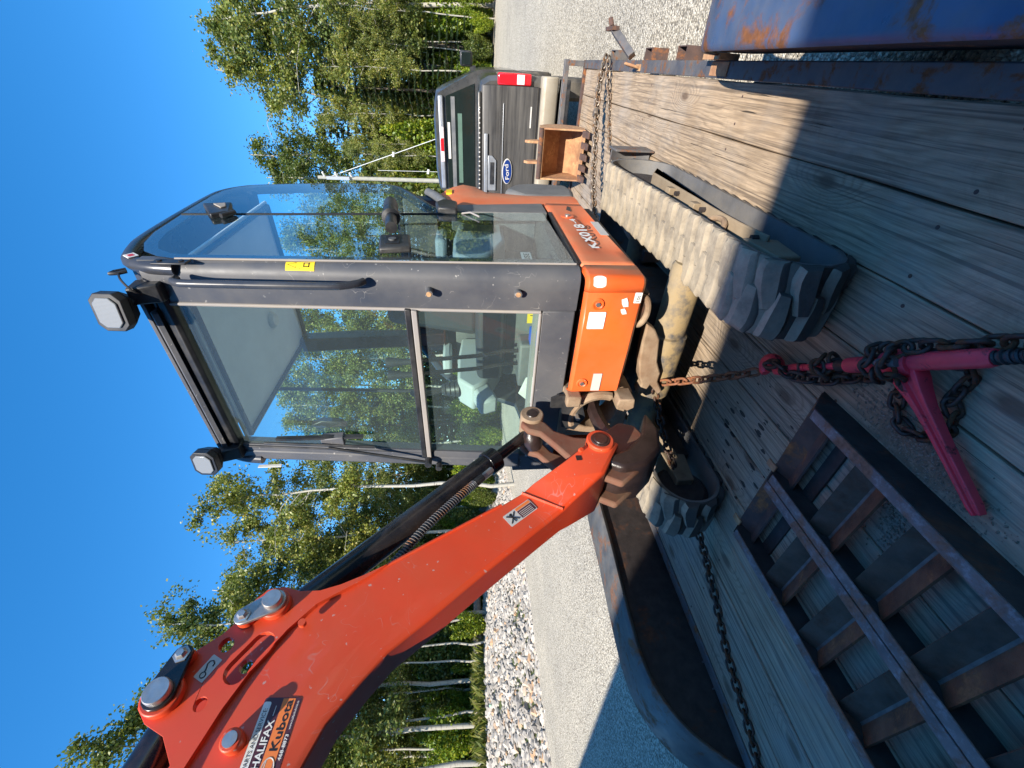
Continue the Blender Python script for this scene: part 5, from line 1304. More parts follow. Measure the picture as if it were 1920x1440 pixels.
for i in range(11):
    z0 = 0.962 + i * 0.014; y1_ = np.interp(z0, [0.95, 1.05, 1.11], [2.585, 2.63, 2.655]); y0_ = np.interp(z0, [0.95, 1.05, 1.12], [2.375, 2.40, 2.53])
    lv.hexa([(-0.566, y0_, z0), (-0.560, y0_, z0), (-0.560 - 0.2 * (y1_ - y0_), y1_, z0), (-0.567 - 0.2 * (y1_ - y0_), y1_, z0)], [(-0.566, y0_, z0 + 0.008), (-0.560, y0_, z0 + 0.008), (-0.560 - 0.2 * (y1_ - y0_), y1_, z0 + 0.008), (-0.567 - 0.2 * (y1_ - y0_), y1_, z0 + 0.008)])
obj('hood_label', MB().box((-0.576, 2.40, 1.235), (-0.566, 2.47, 1.265)), M['yellow'], hd, smooth=0)
obj('counterweight', MB().prism([(2.44, 0.555), (2.573, 0.535), (2.70, 0.555), (2.725, 0.755), (2.69, 0.87), (2.56, 0.945), (2.41, 0.845)], 'x', -1.55, -0.572), M['grey_panel'], ex, bevel=0.03, seg=3)
obj('hood_trim', MB().prism([(2.042, 0.775), (2.208, 0.778), (2.14, 1.235), (2.08, 1.225), (2.03, 1.225)], 'x', -0.60, -0.5585), M['grey_panel'], ex, bevel=0.005)
obj('lower_molding', MB().tube(smooth_path([(-0.582, 2.06, 1.222), (-0.582, 2.14, 1.238), (-0.582, 2.26, 1.270), (-0.584, 2.38, 1.315), (-0.586, 2.475, 1.365)], 4), 0.024, 10), M['grey_panel'], ex, smooth=60)
# fuel filler recess and key on the side panel
cap = obj('filler_recess', MB().cyl((-0.563, 1.985, 0.69), (-0.5535, 1.985, 0.69), 0.030, n=20), M['orange'], spo)
obj('lock', MB().cyl((-0.5535, 1.985, 0.69), (-0.548, 1.985, 0.69), 0.012, n=12), M['pin'], cap)
obj('vent', MB().prism([(2.07, 0.655), (2.14, 0.648), (2.15, 0.66), (2.09, 0.675)], 'x', -0.5575, -0.5535), M['ink'], spo, smooth=0)
# writing on the side panel
text('KX018', (-0.5685, 1.592, 0.637), (0.043, 1, 0.04), (0, 0.0, 1), 0.045, M['white'], spo, width=0.265, bold=0.030, lift=0.0050)
text('-4', (-0.5572, 1.880, 0.663), (0, 1, 0.04), (0, 0, 1), 0.026, M['white'], spo, width=0.066, bold=0.030, lift=0.0015)
quad_part('rating_plate', (-0.572, 1.735, 0.558), (0, 1, 0.01), (0.03, 0, 1), 0.185, 0.037, M['silver'], spo, 0.003, lift=0.013)
# front-panel stickers, bolts
qs = quad_part('sticker', (-0.752, 1.2905, 0.668), (1, 0, 0), (0, 0, 1), 0.068, 0.062, M['white'], fpo, 0.004, lift=0.0035)
quad_part('worn_plate', (-1.040, 1.2915, 0.632), (1, 0, 0), (0, 0, 1), 0.085, 0.036, M['silver'], fpo, 0.003, lift=0.0035)
quad_part('white_reflector', (-0.6085, 1.3028, 0.690), (0.80, 0.01, 0), (0, 0, 1), 0.002, 0.002, M['white'], cpo, 0, lift=0.002)
rf = MB(); rows = []
for z in (0.686, 0.690, 0.700, 0.715, 0.725, 0.730):
    ins = {0.686: 0.4, 0.730: 0.4, 0.690: 0.18, 0.725: 0.18}.get(z, 0.0); row = []
    for i in range(9):
        u = -90 - 4 + (70) * (ins * 0.5 + (1 - ins) * i / 8); a = math.radians(u); r = 0.0352; row.append((-0.592 + r * math.cos(a), 1.328 + r * math.sin(a), z))
    rows.append(row)
rf.grid(rows); obj('corner_reflector', rf, M['white'], cpo, smooth=40)
for o in [q for q in bpy.data.objects if q.name.startswith('white_reflector')]: bpy.data.objects.remove(o)
for x, z in ((-0.655, 0.703), (-1.003, 0.708)):
    b_ = obj('bolt_cup', MB().lathe([(0.0, -0.001), (0.013, -0.001), (0.017, -0.005), (0.021, -0.004), (0.023, 0.0)], (x, 1.2905, z), (0, 1, 0), 20), M['orange'], fpo)
    obj('bolt', MB().cyl((x, 1.2905, z), (x, 1.283, z), 0.009, n=6), M['pin'], b_)
for (x, z, w, h_) in ((-0.663, 0.592, 0.034, 0.030), (-0.692, 0.592, 0.022, 0.026)):
    f_ = MB().add([(x, 1.2885, z), (x + w * 0.5, 1.2885, z + 0.004), (x + w, 1.2885, z + 0.012), (x + w * 0.8, 1.2885, z + h_), (x + w * 0.3, 1.2885, z + h_ * 0.85), (x - 0.002, 1.2885, z + h_ * 0.6)], [(0, 1, 2, 3, 4, 5)]); obj('torn_sticker', f_, M['white'], fpo, smooth=0)
cs = quad_part('crane_sticker', (-0.648, 1.2895, 0.553), (1, 0, 0), (0, 0, 1), 0.040, 0.026, M['white'], fpo, 0.003, lift=0.004)
text('10t', (-0.641, 1.2893, 0.559), (1, 0, 0), (0, 0, 1), 0.013, M['ink'], cs, width=0.022, lift=0.0055)
# tie-down eye under the front panel
ey = []
for i in range(24):
    a = 2 * PI * i / 24; ey.append((-0.700 + 0.056 * math.cos(a), 1.325 + 0.006 * math.sin(a), 0.528 + 0.026 * math.sin(a)))
obj('lifting_eye', MB().tube(ey, 0.0115, 10, closed=True), M['cast_dust'], ex)
obj('eye_tab', MB().box((-0.77, 1.33, 0.505), (-0.63, 1.40, 0.545)), M['ramp_dark'], ex, bevel=0.004)

# ---- cab
def rk(z): return 1.345 + max(0.0, (z - 1.0)) * 0.040       # front face leans back a little
XL0, XL1 = -1.585, -1.50                                   # right-hand side at sill / roof
def xl(z): return XL0 + (XL1 - XL0) * (z - 0.76) / 1.5
TOPZ = 2.20
# right front pillar (nearest corner)
pl_ = MB(); rows = []
for z in np.linspace(0.762, 2.215, 14):
    f = rk(z); row = [(-0.712, f + 0.055, z), (-0.712, f + 0.004, z), (-0.703, f, z), (-0.640, f - 0.001, z), (-0.634, f - 0.003, z), (-0.615, f - 0.002, z)]
    for i in range(7):
        a = math.radians(-85 + 85 * i / 6); row.append((-0.605 + 0.045 * math.cos(a), f + 0.043 + 0.045 * math.sin(a), z))
    row += [(-0.560, 1.404, z), (-0.60, 1.404, z)]
    rows.append(row)
pl_.grid(rows, closed_u=True)
pillar = obj('front_pillar', pl_, M['cab'], ex, smooth=32)
pl2 = MB(); rows = []
for z in np.linspace(0.93, 2.215, 12):
    f = rk(z); x = xl(z); row = [(x + 0.112, f + 0.05, z), (x + 0.112, f + 0.003, z), (x + 0.104, f, z), (x + 0.075, f, z), (x + 0.070, f - 0.004, z), (x + 0.030, f - 0.004, z), (x + 0.008, f + 0.012, z), (x, f + 0.04, z), (x, 1.44, z), (x + 0.05, 1.44, z)]
    rows.append(row)
pl2.grid(rows, closed_u=True)
pillar2 = obj('front_pillar', pl2, M['cab'], ex, smooth=32)
# panel under the windshield
lp = MB().hexa([(-1.585, 1.347, 0.762), (-0.713, 1.347, 0.762), (-0.713, 1.40, 0.762), (-1.585, 1.40, 0.762)], [(-1.49, 1.348, 0.888), (-0.713, 1.348, 0.888), (-0.713, 1.40, 0.888), (-1.49, 1.40, 0.888)])
obj('sill_panel', lp, M['cab'], ex, bevel=0.006)
obj('sill_panel', MB().prism([(-1.585, 0.764), (-1.49, 0.887), (-1.475, 0.955), (-1.585, 0.955)], 'y', 1.349, 1.40), M['cab'], ex, bevel=0.004)
# windshield: upper and lower pane with seals
def pane(name, x0, x1, z0, z1, xt0, xt1):
    return obj(name, MB().add([(x0, rk(z0) + 0.012, z0), (x1, rk(z0) + 0.012, z0), (xt1, rk(z1) + 0.012, z1), (xt0, rk(z1) + 0.012, z1)], [(0, 1, 2, 3)]), M['glass_front'], ex, smooth=0)
pane('windshield', -1.462, -0.706, 1.372, 2.165, -1.405, -0.690)
pane('lower_windshield', -1.480, -0.712, 0.896, 1.345, -1.466, -0.710)
obj('divider', MB().hexa([(-1.475, 1.343, 1.336), (-0.712, 1.343, 1.336), (-0.712, 1.385, 1.336), (-1.475, 1.385, 1.336)], [(-1.472, 1.343, 1.356), (-0.710, 1.343, 1.356), (-0.710, 1.385, 1.356), (-1.472, 1.385, 1.356)]), M['welt'], ex, bevel=0.003)
obj('divider', MB().hexa([(-1.472, 1.347, 1.359), (-0.709, 1.347, 1.359), (-0.709, 1.39, 1.359), (-1.472, 1.39, 1.359)], [(-1.470, 1.347, 1.380), (-0.708, 1.347, 1.380), (-0.708, 1.39, 1.380), (-1.470, 1.39, 1.380)]), M['black'], ex, bevel=0.003)
def rod(p0, p1, r, name, mat, n=8): return obj(name, MB().cyl(p0, p1, r, n=n), mat, ex)
rod((-0.716, 1.346, 0.892), (-0.709, rk(2.17), 2.17), 0.0065, 'window_seal', M['welt'])
rod((-1.482, 1.349, 0.892), (-0.716, 1.349, 0.892), 0.006, 'window_seal', M['welt'])
obj('sill_ledge', MB().box((-1.47, 1.372, 0.895), (-0.718, 1.425, 0.907)), M['welt'], ex)
rod((-1.476, 1.352, 0.955), (-1.402, rk(2.17), 2.17), 0.006, 'window_seal', M['black'])
# roof: shell that follows the side outline, front lip, beam
side_top = [(1.385, 2.10), (1.405, 2.18), (1.452, 2.268), (1.53, 2.305), (1.64, 2.332), (1.906, 2.352), (2.20, 2.360), (2.30, 2.350), (2.37, 2.312), (2.425, 2.245)]
rf_ = MB(); rows = []
roofp = [(1.400, 2.215), (1.43, 2.262), (1.50, 2.300), (1.64, 2.338), (1.906, 2.360), (2.20, 2.368), (2.30, 2.358), (2.38, 2.31), (2.42, 2.24)]
for y, z in roofp:
    rows.append([(-0.575, y, z - 0.030), (-0.572, y, z - 0.008), (-0.600, y, z), (-0.80, y, z + 0.012), (-1.05, y, z + 0.018), (-1.28, y, z + 0.012), (xl(2.3) + 0.05, y, z), (xl(2.3) + 0.02, y, z - 0.008), (xl(2.3) + 0.022, y, z - 0.030)])
rf_.grid(rows)
roof = obj('roof', rf_, M['cab_clean'], ex, smooth=40); md = roof.modifiers.new('thick', 'SOLIDIFY'); md.thickness = 0.02; md.offset = -1
obj('headliner', MB().box((-1.44, 1.47, 2.175), (-0.62, 2.36, 2.19)), M['headliner'], ex, bevel=0.004)
obj('dome_lamp', MB().lathe([(0.0, -0.022), (0.03, -0.020), (0.042, -0.01), (0.045, 0.0)], (-1.12, 2.02, 2.174), (0, 0, 1), 18), M['white'], ex)
obj('speaker', MB().lathe([(0.0, -0.004), (0.040, -0.006), (0.050, -0.004), (0.055, 0.0)], (-0.98, 2.22, 2.174), (0, 0, 1), 20), M['grey_panel'], ex)
obj('headliner_frame', MB().tube([(-0.64, 1.49, 2.168), (-1.42, 1.49, 2.168), (-1.42, 2.33, 2.168), (-0.64, 2.33, 2.168)], 0.014, 8, closed=True), M['cab_clean'], ex, smooth=60)
obj('front_beam', MB().prism([(1.388, 2.165), (1.378, 2.178), (1.384, 2.205), (1.43, 2.215), (1.44, 2.17)], 'x', -1.42, -0.69), M['black'], ex, bevel=0.003)
obj('front_visor', MB().prism([(1.372, 2.208), (1.366, 2.226), (1.376, 2.236), (1.42, 2.240), (1.42, 2.225), (1.385, 2.222)], 'x', -1.395, -0.735), M['cab'], ex, bevel=0.002)
obj('roof_lip', MB().prism([(1.385, 2.248), (1.385, 2.262), (1.44, 2.285), (1.45, 2.26)], 'x', -1.42, -0.70), M['cab'], ex, bevel=0.002)
# side rail tube following the outline, door side and far side
def outline(x, off=0.0):
    return [(x, 1.395, 2.10), (x, 1.403, 2.17), (x, 1.425, 2.232), (x, 1.46, 2.276), (x, 1.53, 2.306), (x, 1.64, 2.332), (x, 1.906, 2.351), (x, 2.20, 2.360), (x, 2.30, 2.350), (x, 2.372, 2.312), (x, 2.425, 2.245), (x, 2.468, 2.09), (x, 2.502, 1.936), (x, 2.525, 1.76), (x, 2.528, 1.61), (x, 2.50, 1.54), (x, 2.42, 1.479), (x, 2.27, 1.40), (x, 2.12, 1.322), (x, 2.035, 1.25)]
obj('side_rail_tube', MB().tube(smooth_path(outline(-0.585), 4), 0.024, 10), M['cab_clean'], ex, smooth=60)
ro = [(xl(z) + 0.02, y, z) for _, y, z in outline(0)]
obj('side_rail_tube', MB().tube(smooth_path(ro, 4), 0.026, 10), M['cab_clean'], ex, smooth=60)
# rear cross pieces (window surround)
for z, r in ((2.27, 0.03), (1.52, 0.035)): rod((-0.585, 2.41 if z > 2 else 2.50, z), (xl(z) + 0.02, 2.41 if z > 2 else 2.50, z), r, 'rear_crossbar', M['cab_clean'], 10)
obj('rear_trim', MB().box((-1.55, 2.205, 0.80), (-0.575, 2.228, 1.235)), M['grey_panel'], ex, bevel=0.006)
obj('rear_wall', MB().box((-1.57, 2.40, 0.76), (-0.60, 2.47, 1.50)), M['grey_panel'], ex, bevel=0.01)
obj('rear_window', MB().add([(-1.50, 2.50, 1.55), (-0.61, 2.50, 1.55), (-0.61, 2.42, 2.24), (-1.46, 2.42, 2.24)], [(0, 1, 2, 3)]), M['glass_clear'], ex, smooth=0)
# inner rear pillars seen through the windshield
for x in (-1.44,): obj('rear_pillar', MB().hexa([(x - 0.04, 2.33, 1.3), (x + 0.05, 2.33, 1.3), (x + 0.05, 2.40, 1.3), (x - 0.04, 2.40, 1.3)], [(x - 0.03, 2.24, 2.17), (x + 0.06, 2.24, 2.17), (x + 0.06, 2.33, 2.17), (x - 0.03, 2.33, 2.17)]), M['cab_clean'], ex, bevel=0.01)
# far-side window pillars and sill
obj('side_sill', MB().prism([(1.44, 0.76), (2.42, 0.76), (2.42, 1.25), (1.95, 1.14), (1.82, 0.90), (1.44, 0.83)], 'x', -1.585, -1.55), M['cab_clean'], ex, bevel=0.006)
rod((-1.545, 1.92, 1.10), (-1.495, 1.92, 2.30), 0.010, 'window_post', M['black'])
obj('side_window', MB().add([(-1.570, 1.45, 0.83), (-1.570, 1.82, 0.90), (-1.570, 1.95, 1.14), (-1.570, 2.46, 1.42), (-1.502, 2.36, 2.28), (-1.502, 1.47, 2.26)], [(0, 1, 2, 3, 4, 5)]), M['glass_clear'], ex, smooth=0)
# floor
obj('floor', MB().box((-1.55, 1.40, 0.762), (-0.60, 2.40, 0.80)), M['mat'], ex)

# ---- door with its frameless glass
dr = obj('door_glass', MB().add([(-0.557, y, z) for y, z in [(1.412, 0.772), (2.034, 0.800), (2.000, 1.240), (1.975, 1.30), (1.885, 2.318), (1.66, 2.300), (1.55, 2.272), (1.475, 2.230), (1.43, 2.165), (1.412, 2.10)]], [tuple(range(10))]), M['glass_door'], ex, smooth=0)
qg = obj('quarter_glass', MB().add([(-0.557, y, z) for y, z in [(2.008, 1.245), (2.125, 1.345), (2.27, 1.425), (2.41, 1.502), (2.485, 1.56), (2.503, 1.62), (2.498, 1.76), (2.476, 1.932), (2.44, 2.09), (2.40, 2.23), (2.355, 2.29), (2.28, 2.326), (2.20, 2.334), (1.892, 2.322), (1.982, 1.30)]], [tuple(range(15))]), M['glass_door'], ex, smooth=0)
obj('door_split', MB().hexa([(-0.562, 1.976, 1.25), (-0.5535, 1.976, 1.25), (-0.5535, 1.984, 1.25), (-0.562, 1.984, 1.25)], [(-0.562, 1.884, 2.318), (-0.5535, 1.884, 2.318), (-0.5535, 1.891, 2.318), (-0.562, 1.891, 2.318)]), M['ink'], ex)
# dark printed border behind the glass edge
def border(pts, w, par):
    mb = MB(); n = len(pts)
    c = Vector((0, sum(p[0] for p in pts) / n, sum(p[1] for p in pts) / n))
    rows = [[(-0.5585, y, z) for y, z in pts], []]
    for y, z in pts:
        d = (c - Vector((0, y, z))).normalized(); rows[1].append((-0.5585, y + d.y * w * 1.3, z + d.z * w * 1.3))
    mb.grid(rows, closed_u=True); return obj('glass_border', mb, M['ink'], par, smooth=0)
dp = [(1.412, 0.772), (1.412, 1.2), (1.412, 1.7), (1.412, 2.10), (1.43, 2.165), (1.475, 2.230), (1.55, 2.272), (1.66, 2.300), (1.885, 2.318)]
bmb = MB(); rows = [[], []]
for i, (y, z) in enumerate(dp):
    q = Vector((dp[min(i + 1, 8)][0] - dp[max(i - 1, 0)][0], dp[min(i + 1, 8)][1] - dp[max(i - 1, 0)][1])).normalized(); nrm = Vector((q.y, -q.x))
    rows[0].append((-0.5588, y, z)); rows[1].append((-0.5588, y + nrm.x * 0.040, z + nrm.y * 0.040))
bmb.grid(rows); obj('glass_border', bmb, M['cab_clean'], dr, smooth=0)
rod((-0.5565, 1.406, 0.77), (-0.5565, 1.409, 2.10), 0.004, 'door_seal', M['welt'])
obj('door_seal', MB().box((-0.562, 1.405, 0.762), (-0.552, 2.04, 0.771)), M['ink'], ex)
fl_ = obj('fuse_label', MB().box((-0.6005, 1.50, 0.905), (-0.599, 1.63, 0.945)), M['silver'], ex, smooth=0)
text('FUSE', (-0.599, 1.515, 0.914), (0, 1, 0), (0, 0, 1), 0.022, M['ink'], fl_, width=0.10, bold=0.02)
# latch plate, knob, hinges, rear latch
lt = obj('door_latch', MB().prism([(1.485, 1.352), (1.625, 1.372), (1.612, 1.482), (1.47, 1.462)], 'x', -0.556, -0.532), M['black'], ex, bevel=0.008)
obj('latch_recess', MB().prism([(1.515, 1.395), (1.59, 1.403), (1.583, 1.455), (1.508, 1.446)], 'x', -0.5318, -0.529), M['ink'], lt, bevel=0.003)
obj('key_cylinder', MB().cyl((-0.529, 1.548, 1.425), (-0.524, 1.548, 1.425), 0.014, n=16), M['grey_panel'], lt)
obj('knob', MB().lathe([(0.0, 0.0), (0.022, 0.0), (0.022, 0.125), (0.036, 0.13), (0.036, 0.15), (0.030, 0.155), (0.031, 0.20), (0.029, 0.20), (0.031, 0.205), (0.030, 0.30), (0.026, 0.35), (0.012, 0.375), (0.010, 0.40), (0.0, 0.403)], (-0.512, 1.625, 1.437), (0.0, 1, 0.145), 20), M['black'], lt)
hg = obj('door_hinge', MB().prism([(1.825, 2.175), (1.87, 2.118), (2.0, 2.165), (1.972, 2.270)], 'x', -0.556, -0.534), M['black'], ex, bevel=0.006)
obj('hinge_leaf', MB().prism([(1.90, 2.165), (1.915, 2.150), (1.965, 2.172), (1.95, 2.215)], 'x', -0.5338, -0.528), M['welt'], hg, bevel=0.002)
obj('hinge_pin', MB().cyl((-0.545, 1.835, 2.14), (-0.545, 1.89, 2.11), 0.010, n=10), M['black'], hg)
obj('door_hinge', MB().prism([(1.96, 1.20), (2.08, 1.20), (2.12, 1.265), (2.06, 1.30), (1.97, 1.285)], 'x', -0.556, -0.525), M['black'], ex, bevel=0.008)
obj('hose_clip', MB().tube([(-0.556, 1.99, 1.18), (-0.545, 1.97, 1.14), (-0.546, 1.91, 1.10)], 0.004, 6), M['welt'], ex)
# ---- grab handle, bolts, sticker on the near pillar
gh = [(-0.600, 1.352, 2.085), (-0.597, 1.327, 2.080), (-0.596, 1.312, 2.06), (-0.596, 1.306, 2.02), (-0.597, 1.300, 1.80), (-0.598, 1.298, 1.60), (-0.599, 1.305, 1.555), (-0.600, 1.325, 1.515), (-0.601, 1.345, 1.50)]
obj('grab_handle', MB().tube(smooth_path(gh, 5), 0.0125, 12), M['cab_clean'], ex, smooth=60)
obj('handle_bracket', MB().box((-0.560, 1.362, 2.045), (-0.553, 1.398, 2.15)), M['black'], ex, bevel=0.003)
for z in (2.065, 2.13): obj('bolt', MB().cyl((-0.553, 1.38, z), (-0.549, 1.38, z), 0.008, n=8), M['ink'], ex)
for z in (1.287, 0.981):
    b_ = obj('mount_stud', MB().cyl((-0.636, 1.356, z), (-0.636, 1.322, z), 0.0135, n=16), M['cab'], ex)
    obj('stud_core', MB().cyl((-0.636, 1.322, z), (-0.636, 1.3205, z), 0.009, n=12), M['bucket'], b_)
yst = MB(); rows = []
for z in (1.662, 1.755):
    f = rk(z); rows.append([(-0.605 + 0.0462 * math.cos(math.radians(a)), f + 0.043 + 0.0462 * math.sin(math.radians(a)), z) for a in range(-58, 1, 8)] + [(-0.5585, f + 0.052, z)])
yst.grid(rows); ys_ = obj('warning_sticker', yst, M['yellow'], ex, smooth=40)
def on_pillar(a, z, lift=0.0005):
    f = rk(z); return (-0.605 + (0.0462 + lift) * math.cos(math.radians(a)), f + 0.043 + (0.0462 + lift) * math.sin(math.radians(a)), z)
obj('print', MB().tube([on_pillar(-45, 1.722), on_pillar(-20, 1.722), on_pillar(-32, 1.748)], 0.0009, 4, closed=True), M['ink'], ys_)
obj('print', MB().tube([on_pillar(-40, 1.680), on_pillar(-22, 1.680), on_pillar(-22, 1.696), on_pillar(-40, 1.696)], 0.0022, 4, closed=True), M['ink'], ys_)
obj('print', MB().tube([on_pillar(-50, 1.709), on_pillar(-10, 1.709)], 0.0007, 4), M['ink'], ys_)
rs_ = MB().add([(-0.5605, 1.40, 2.245), (-0.5605, 1.435, 2.285), (-0.5605, 1.425, 2.297), (-0.5605, 1.387, 2.255)], [(0, 1, 2, 3)])
rso = obj('roof_sticker', MB().box((-0.562, 1.425, 2.232), (-0.5590, 1.455, 2.27), rot=Matrix.Rotation(math.radians(-38), 3, 'X')), M['white'], ex, smooth=0)
obj('print', MB().box((-0.5590, 1.432, 2.240), (-0.5585, 1.448, 2.262), rot=Matrix.Rotation(math.radians(-38), 3, 'X')), M['red_print'], rso, smooth=0)
# lifting lug and wire at the roof corner
obj('roof_lug', MB().tube([(-0.60, 1.42, 2.272), (-0.60, 1.40, 2.296), (-0.60, 1.385, 2.300), (-0.60, 1.388, 2.280), (-0.60, 1.405, 2.262)], 0.0065, 8), M['black'], ex)
# ---- work lights
def worklight(c, tilt, yaw, w, h, label):
    R_ = Matrix.Rotation(yaw, 3, 'Z') @ Matrix.Rotation(tilt, 3, 'X')
    def T_(mb): mb.v = [tuple(Vector(c) + R_ @ Vector(p)) for p in mb.v]; return mb
    def octo(w, h, y0, y1, ch): return MB().prism([(-w + ch, -h), (w - ch, -h), (w, -h + ch), (w, h - ch), (w - ch, h), (-w + ch, h), (-w, h - ch), (-w, -h + ch)], 'y', y0, y1)
    b = octo(w, h, 0.0, 0.03, 0.022)
    # tapering back
    p0 = [(x, 0.0305, z) for x, z in [(-w + .022, -h), (w - .022, -h), (w, -h + .022), (w, h - .022), (w - .022, h), (-w + .022, h), (-w, h - .022), (-w, -h + .022)]]
    p1 = [(x * 0.62, 0.075, z * 0.62) for x, y, z in p0]
    b.grid([p0, p1], closed_u=True); k = len(b.v); b.f.append(tuple(range(k - 8, k))); b.mi.append(0)
    o = obj('work_light', T_(b), M['black'], ex, bevel=0.003, smooth=30)
    l_ = octo(w - 0.013, h - 0.013, -0.006, 0.001, 0.018); obj('lens', T_(l_), M['lens'], o, bevel=0.003)
    return o
worklight((-0.688, 1.285, 2.285), math.radians(-6), math.radians(10), 0.062, 0.051, 'r')
worklight((-1.40, 1.285, 2.272), math.radians(-6), math.radians(10), 0.058, 0.050, 'l')
for x, sgn in ((-0.66, 1), (-1.42, -1)):
    obj('light_bracket', MB().hexa([(x - 0.03, 1.36, 2.16), (x + 0.035, 1.36, 2.16), (x + 0.035, 1.42, 2.16), (x - 0.03, 1.42, 2.16)], [(x - 0.03, 1.335, 2.245), (x + 0.03, 1.335, 2.245), (x + 0.03, 1.41, 2.255), (x - 0.03, 1.41, 2.255)]), M['black'], ex, bevel=0.006)
    obj('light_bracket', MB().cyl((x - 0.005, 1.37, 2.225), (x - 0.015, 1.32, 2.265), 0.014, n=10), M['black'], ex)
obj('lamp_wire', MB().tube(smooth_path([(-0.60, 1.385, 2.275), (-0.605, 1.35, 2.25), (-0.63, 1.335, 2.225), (-0.655, 1.345, 2.21)], 4), 0.0035, 6), M['black'], ex)
# ---- wiper and little mirror on the far pillar
wp = obj('wiper_motor', MB().hexa([(-1.36, 1.33, 1.70), (-1.31, 1.33, 1.70), (-1.31, 1.37, 1.70), (-1.36, 1.37, 1.70)], [(-1.352, 1.335, 1.80), (-1.322, 1.335, 1.80), (-1.322, 1.375, 1.80), (-1.352, 1.375, 1.80)]), M['cab'], ex, bevel=0.006)
obj('wiper_blade', MB().tube([(-1.335, 1.335, 2.03), (-1.345, 1.325, 1.80), (-1.375, 1.335, 1.58)], 0.006, 6), M['black'], wp)
obj('wiper_blade', MB().box((-1.325, 1.335, 1.62), (-1.315, 1.355, 1.98)), M['black'], wp)
obj('wiper_arm', MB().tube([(-1.365, 1.325, 1.77), (-1.43, 1.322, 1.52), (-1.478, 1.325, 1.355)], 0.007, 6), M['black'], wp)
obj('wiper_hub', MB().cyl((-1.478, 1.345, 1.35), (-1.478, 1.305, 1.35), 0.016, n=12), M['black'], wp)
obj('wiper_hub', MB().cyl((-1.515, 1.345, 1.305), (-1.515, 1.315, 1.305), 0.014, n=12), M['black'], wp)
obj('inside_mirror', MB().prism([(-1.315, 1.70), (-1.285, 1.72), (-1.275, 1.80), (-1.30, 1.85), (-1.318, 1.83)], 'y', 1.40, 1.43), M['black'], ex, bevel=0.005)
obj('pillar_sticker', MB().box((xl(2.0) - 0.001, 1.36, 2.02), (xl(2.0) + 0.002, 1.375, 2.12)), M['white'], ex, smooth=0)

# ---- cab interior
seat = obj('seat_base', MB().box((-1.30, 1.70, 0.98), (-0.82, 2.19, 1.12)), M['seat'], ex, bevel=0.035, seg=3)
obj('seat_back', MB().hexa([(-1.27, 2.08, 1.10), (-0.85, 2.08, 1.10), (-0.85, 2.19, 1.10), (-1.27, 2.19, 1.10)], [(-1.23, 2.16, 1.62), (-0.89, 2.16, 1.62), (-0.89, 2.24, 1.62), (-1.23, 2.24, 1.62)]), M['seat'], ex, bevel=0.04, seg=3)
obj('seat_box', MB().box((-1.32, 1.78, 0.801), (-0.80, 2.20, 0.98)), M['grey_panel'], ex, bevel=0.01)
for x0, x1 in ((-0.80, -0.66), (-1.50, -1.34)):
    c_ = obj('side_console', MB().prism([(1.70, 1.14), (1.75, 1.07), (1.95, 0.98), (2.19, 0.98), (2.19, 1.20), (1.98, 1.22), (1.78, 1.22)], 'x', x0, x1), M['interior_grey'], ex, bevel=0.015)
    xm = (x0 + x1) / 2
    bl_ = MB().lathe([(0.0, 0.0), (0.05, 0.0), (0.042, 0.018), (0.048, 0.024), (0.038, 0.042), (0.043, 0.048), (0.032, 0.066), (0.036, 0.072), (0.018, 0.09), (0.0, 0.09)], (xm, 1.80, 1.22), (0, -0.15, 1), 18)
    jo = obj('joystick_boot', bl_, M['black'], ex); obj('joystick', MB().tube([(xm, 1.79, 1.30), (xm, 1.775, 1.36), (xm, 1.76, 1.44), (xm, 1.765, 1.47)], [0.010, 0.022, 0.024, 0.012], 10), M['black'], jo)
    obj('arm_rest', MB().box((x0 + 0.02, 2.0, 1.26), (x1 - 0.02, 2.18, 1.31)), M['interior_grey'], c_, bevel=0.015)
# white console lid and handle on the far side
obj('lever_lock', MB().box((-1.46, 1.62, 1.03), (-1.36, 1.78, 1.13), rot=Matrix.Rotation(0.3, 3, 'X')), M['interior_grey'], ex, bevel=0.02)
# travel levers
for x in (-1.055, -1.125):
    lv_ = obj('travel_lever', MB().tube([(x + 0.01, 1.60, 0.80), (x + 0.005, 1.60, 1.0), (x, 1.57, 1.12), (x - 0.005, 1.545, 1.36), (x - 0.007, 1.54, 1.42)], 0.0095, 8), M['hydraulic'], ex, smooth=60)
    obj('grip', MB().lathe([(0.0, 0.0), (0.013, 0.0), (0.015, 0.04), (0.022, 0.085), (0.022, 0.105), (0.0, 0.112)], (x - 0.007, 1.54, 1.41), (0, -0.05, 1), 14), M['seat'], lv_)
obj('pedal', MB().box((-0.87, 1.46, 0.815), (-0.775, 1.56, 0.835)), M['grey_panel'], ex, bevel=0.004)
for i in range(4): obj('pedal_rib', MB().box((-0.865 + i * 0.024, 1.465, 0.836), (-0.857 + i * 0.024, 1.555, 0.842)), M['welt'], ex)
for x in (-0.745, -0.965): obj('pedal_lock', MB().box((x, 1.50, 0.86), (x + 0.075, 1.56, 0.895)), M['blue_plastic'], ex, bevel=0.008)
ydl = obj('floor_label', MB().box((-0.905, 1.60, 0.862), (-0.825, 1.606, 0.900)), M['yellow'], ex, smooth=0)
obj('print', MB().box((-0.868, 1.5985, 0.868), (-0.865, 1.5995, 0.888)), M['ink'], ydl)
obj('console_post', MB().box((-1.22, 1.55, 0.80), (-0.99, 1.66, 0.93)), M['grey_panel'], ex, bevel=0.01)
obj('paper', MB().prism([(-1.28, 0.802), (-1.12, 0.81), (-1.13, 0.90), (-1.22, 0.93), (-1.29, 0.86)], 'y', 1.50, 1.503), M['white'], ex, smooth=0)

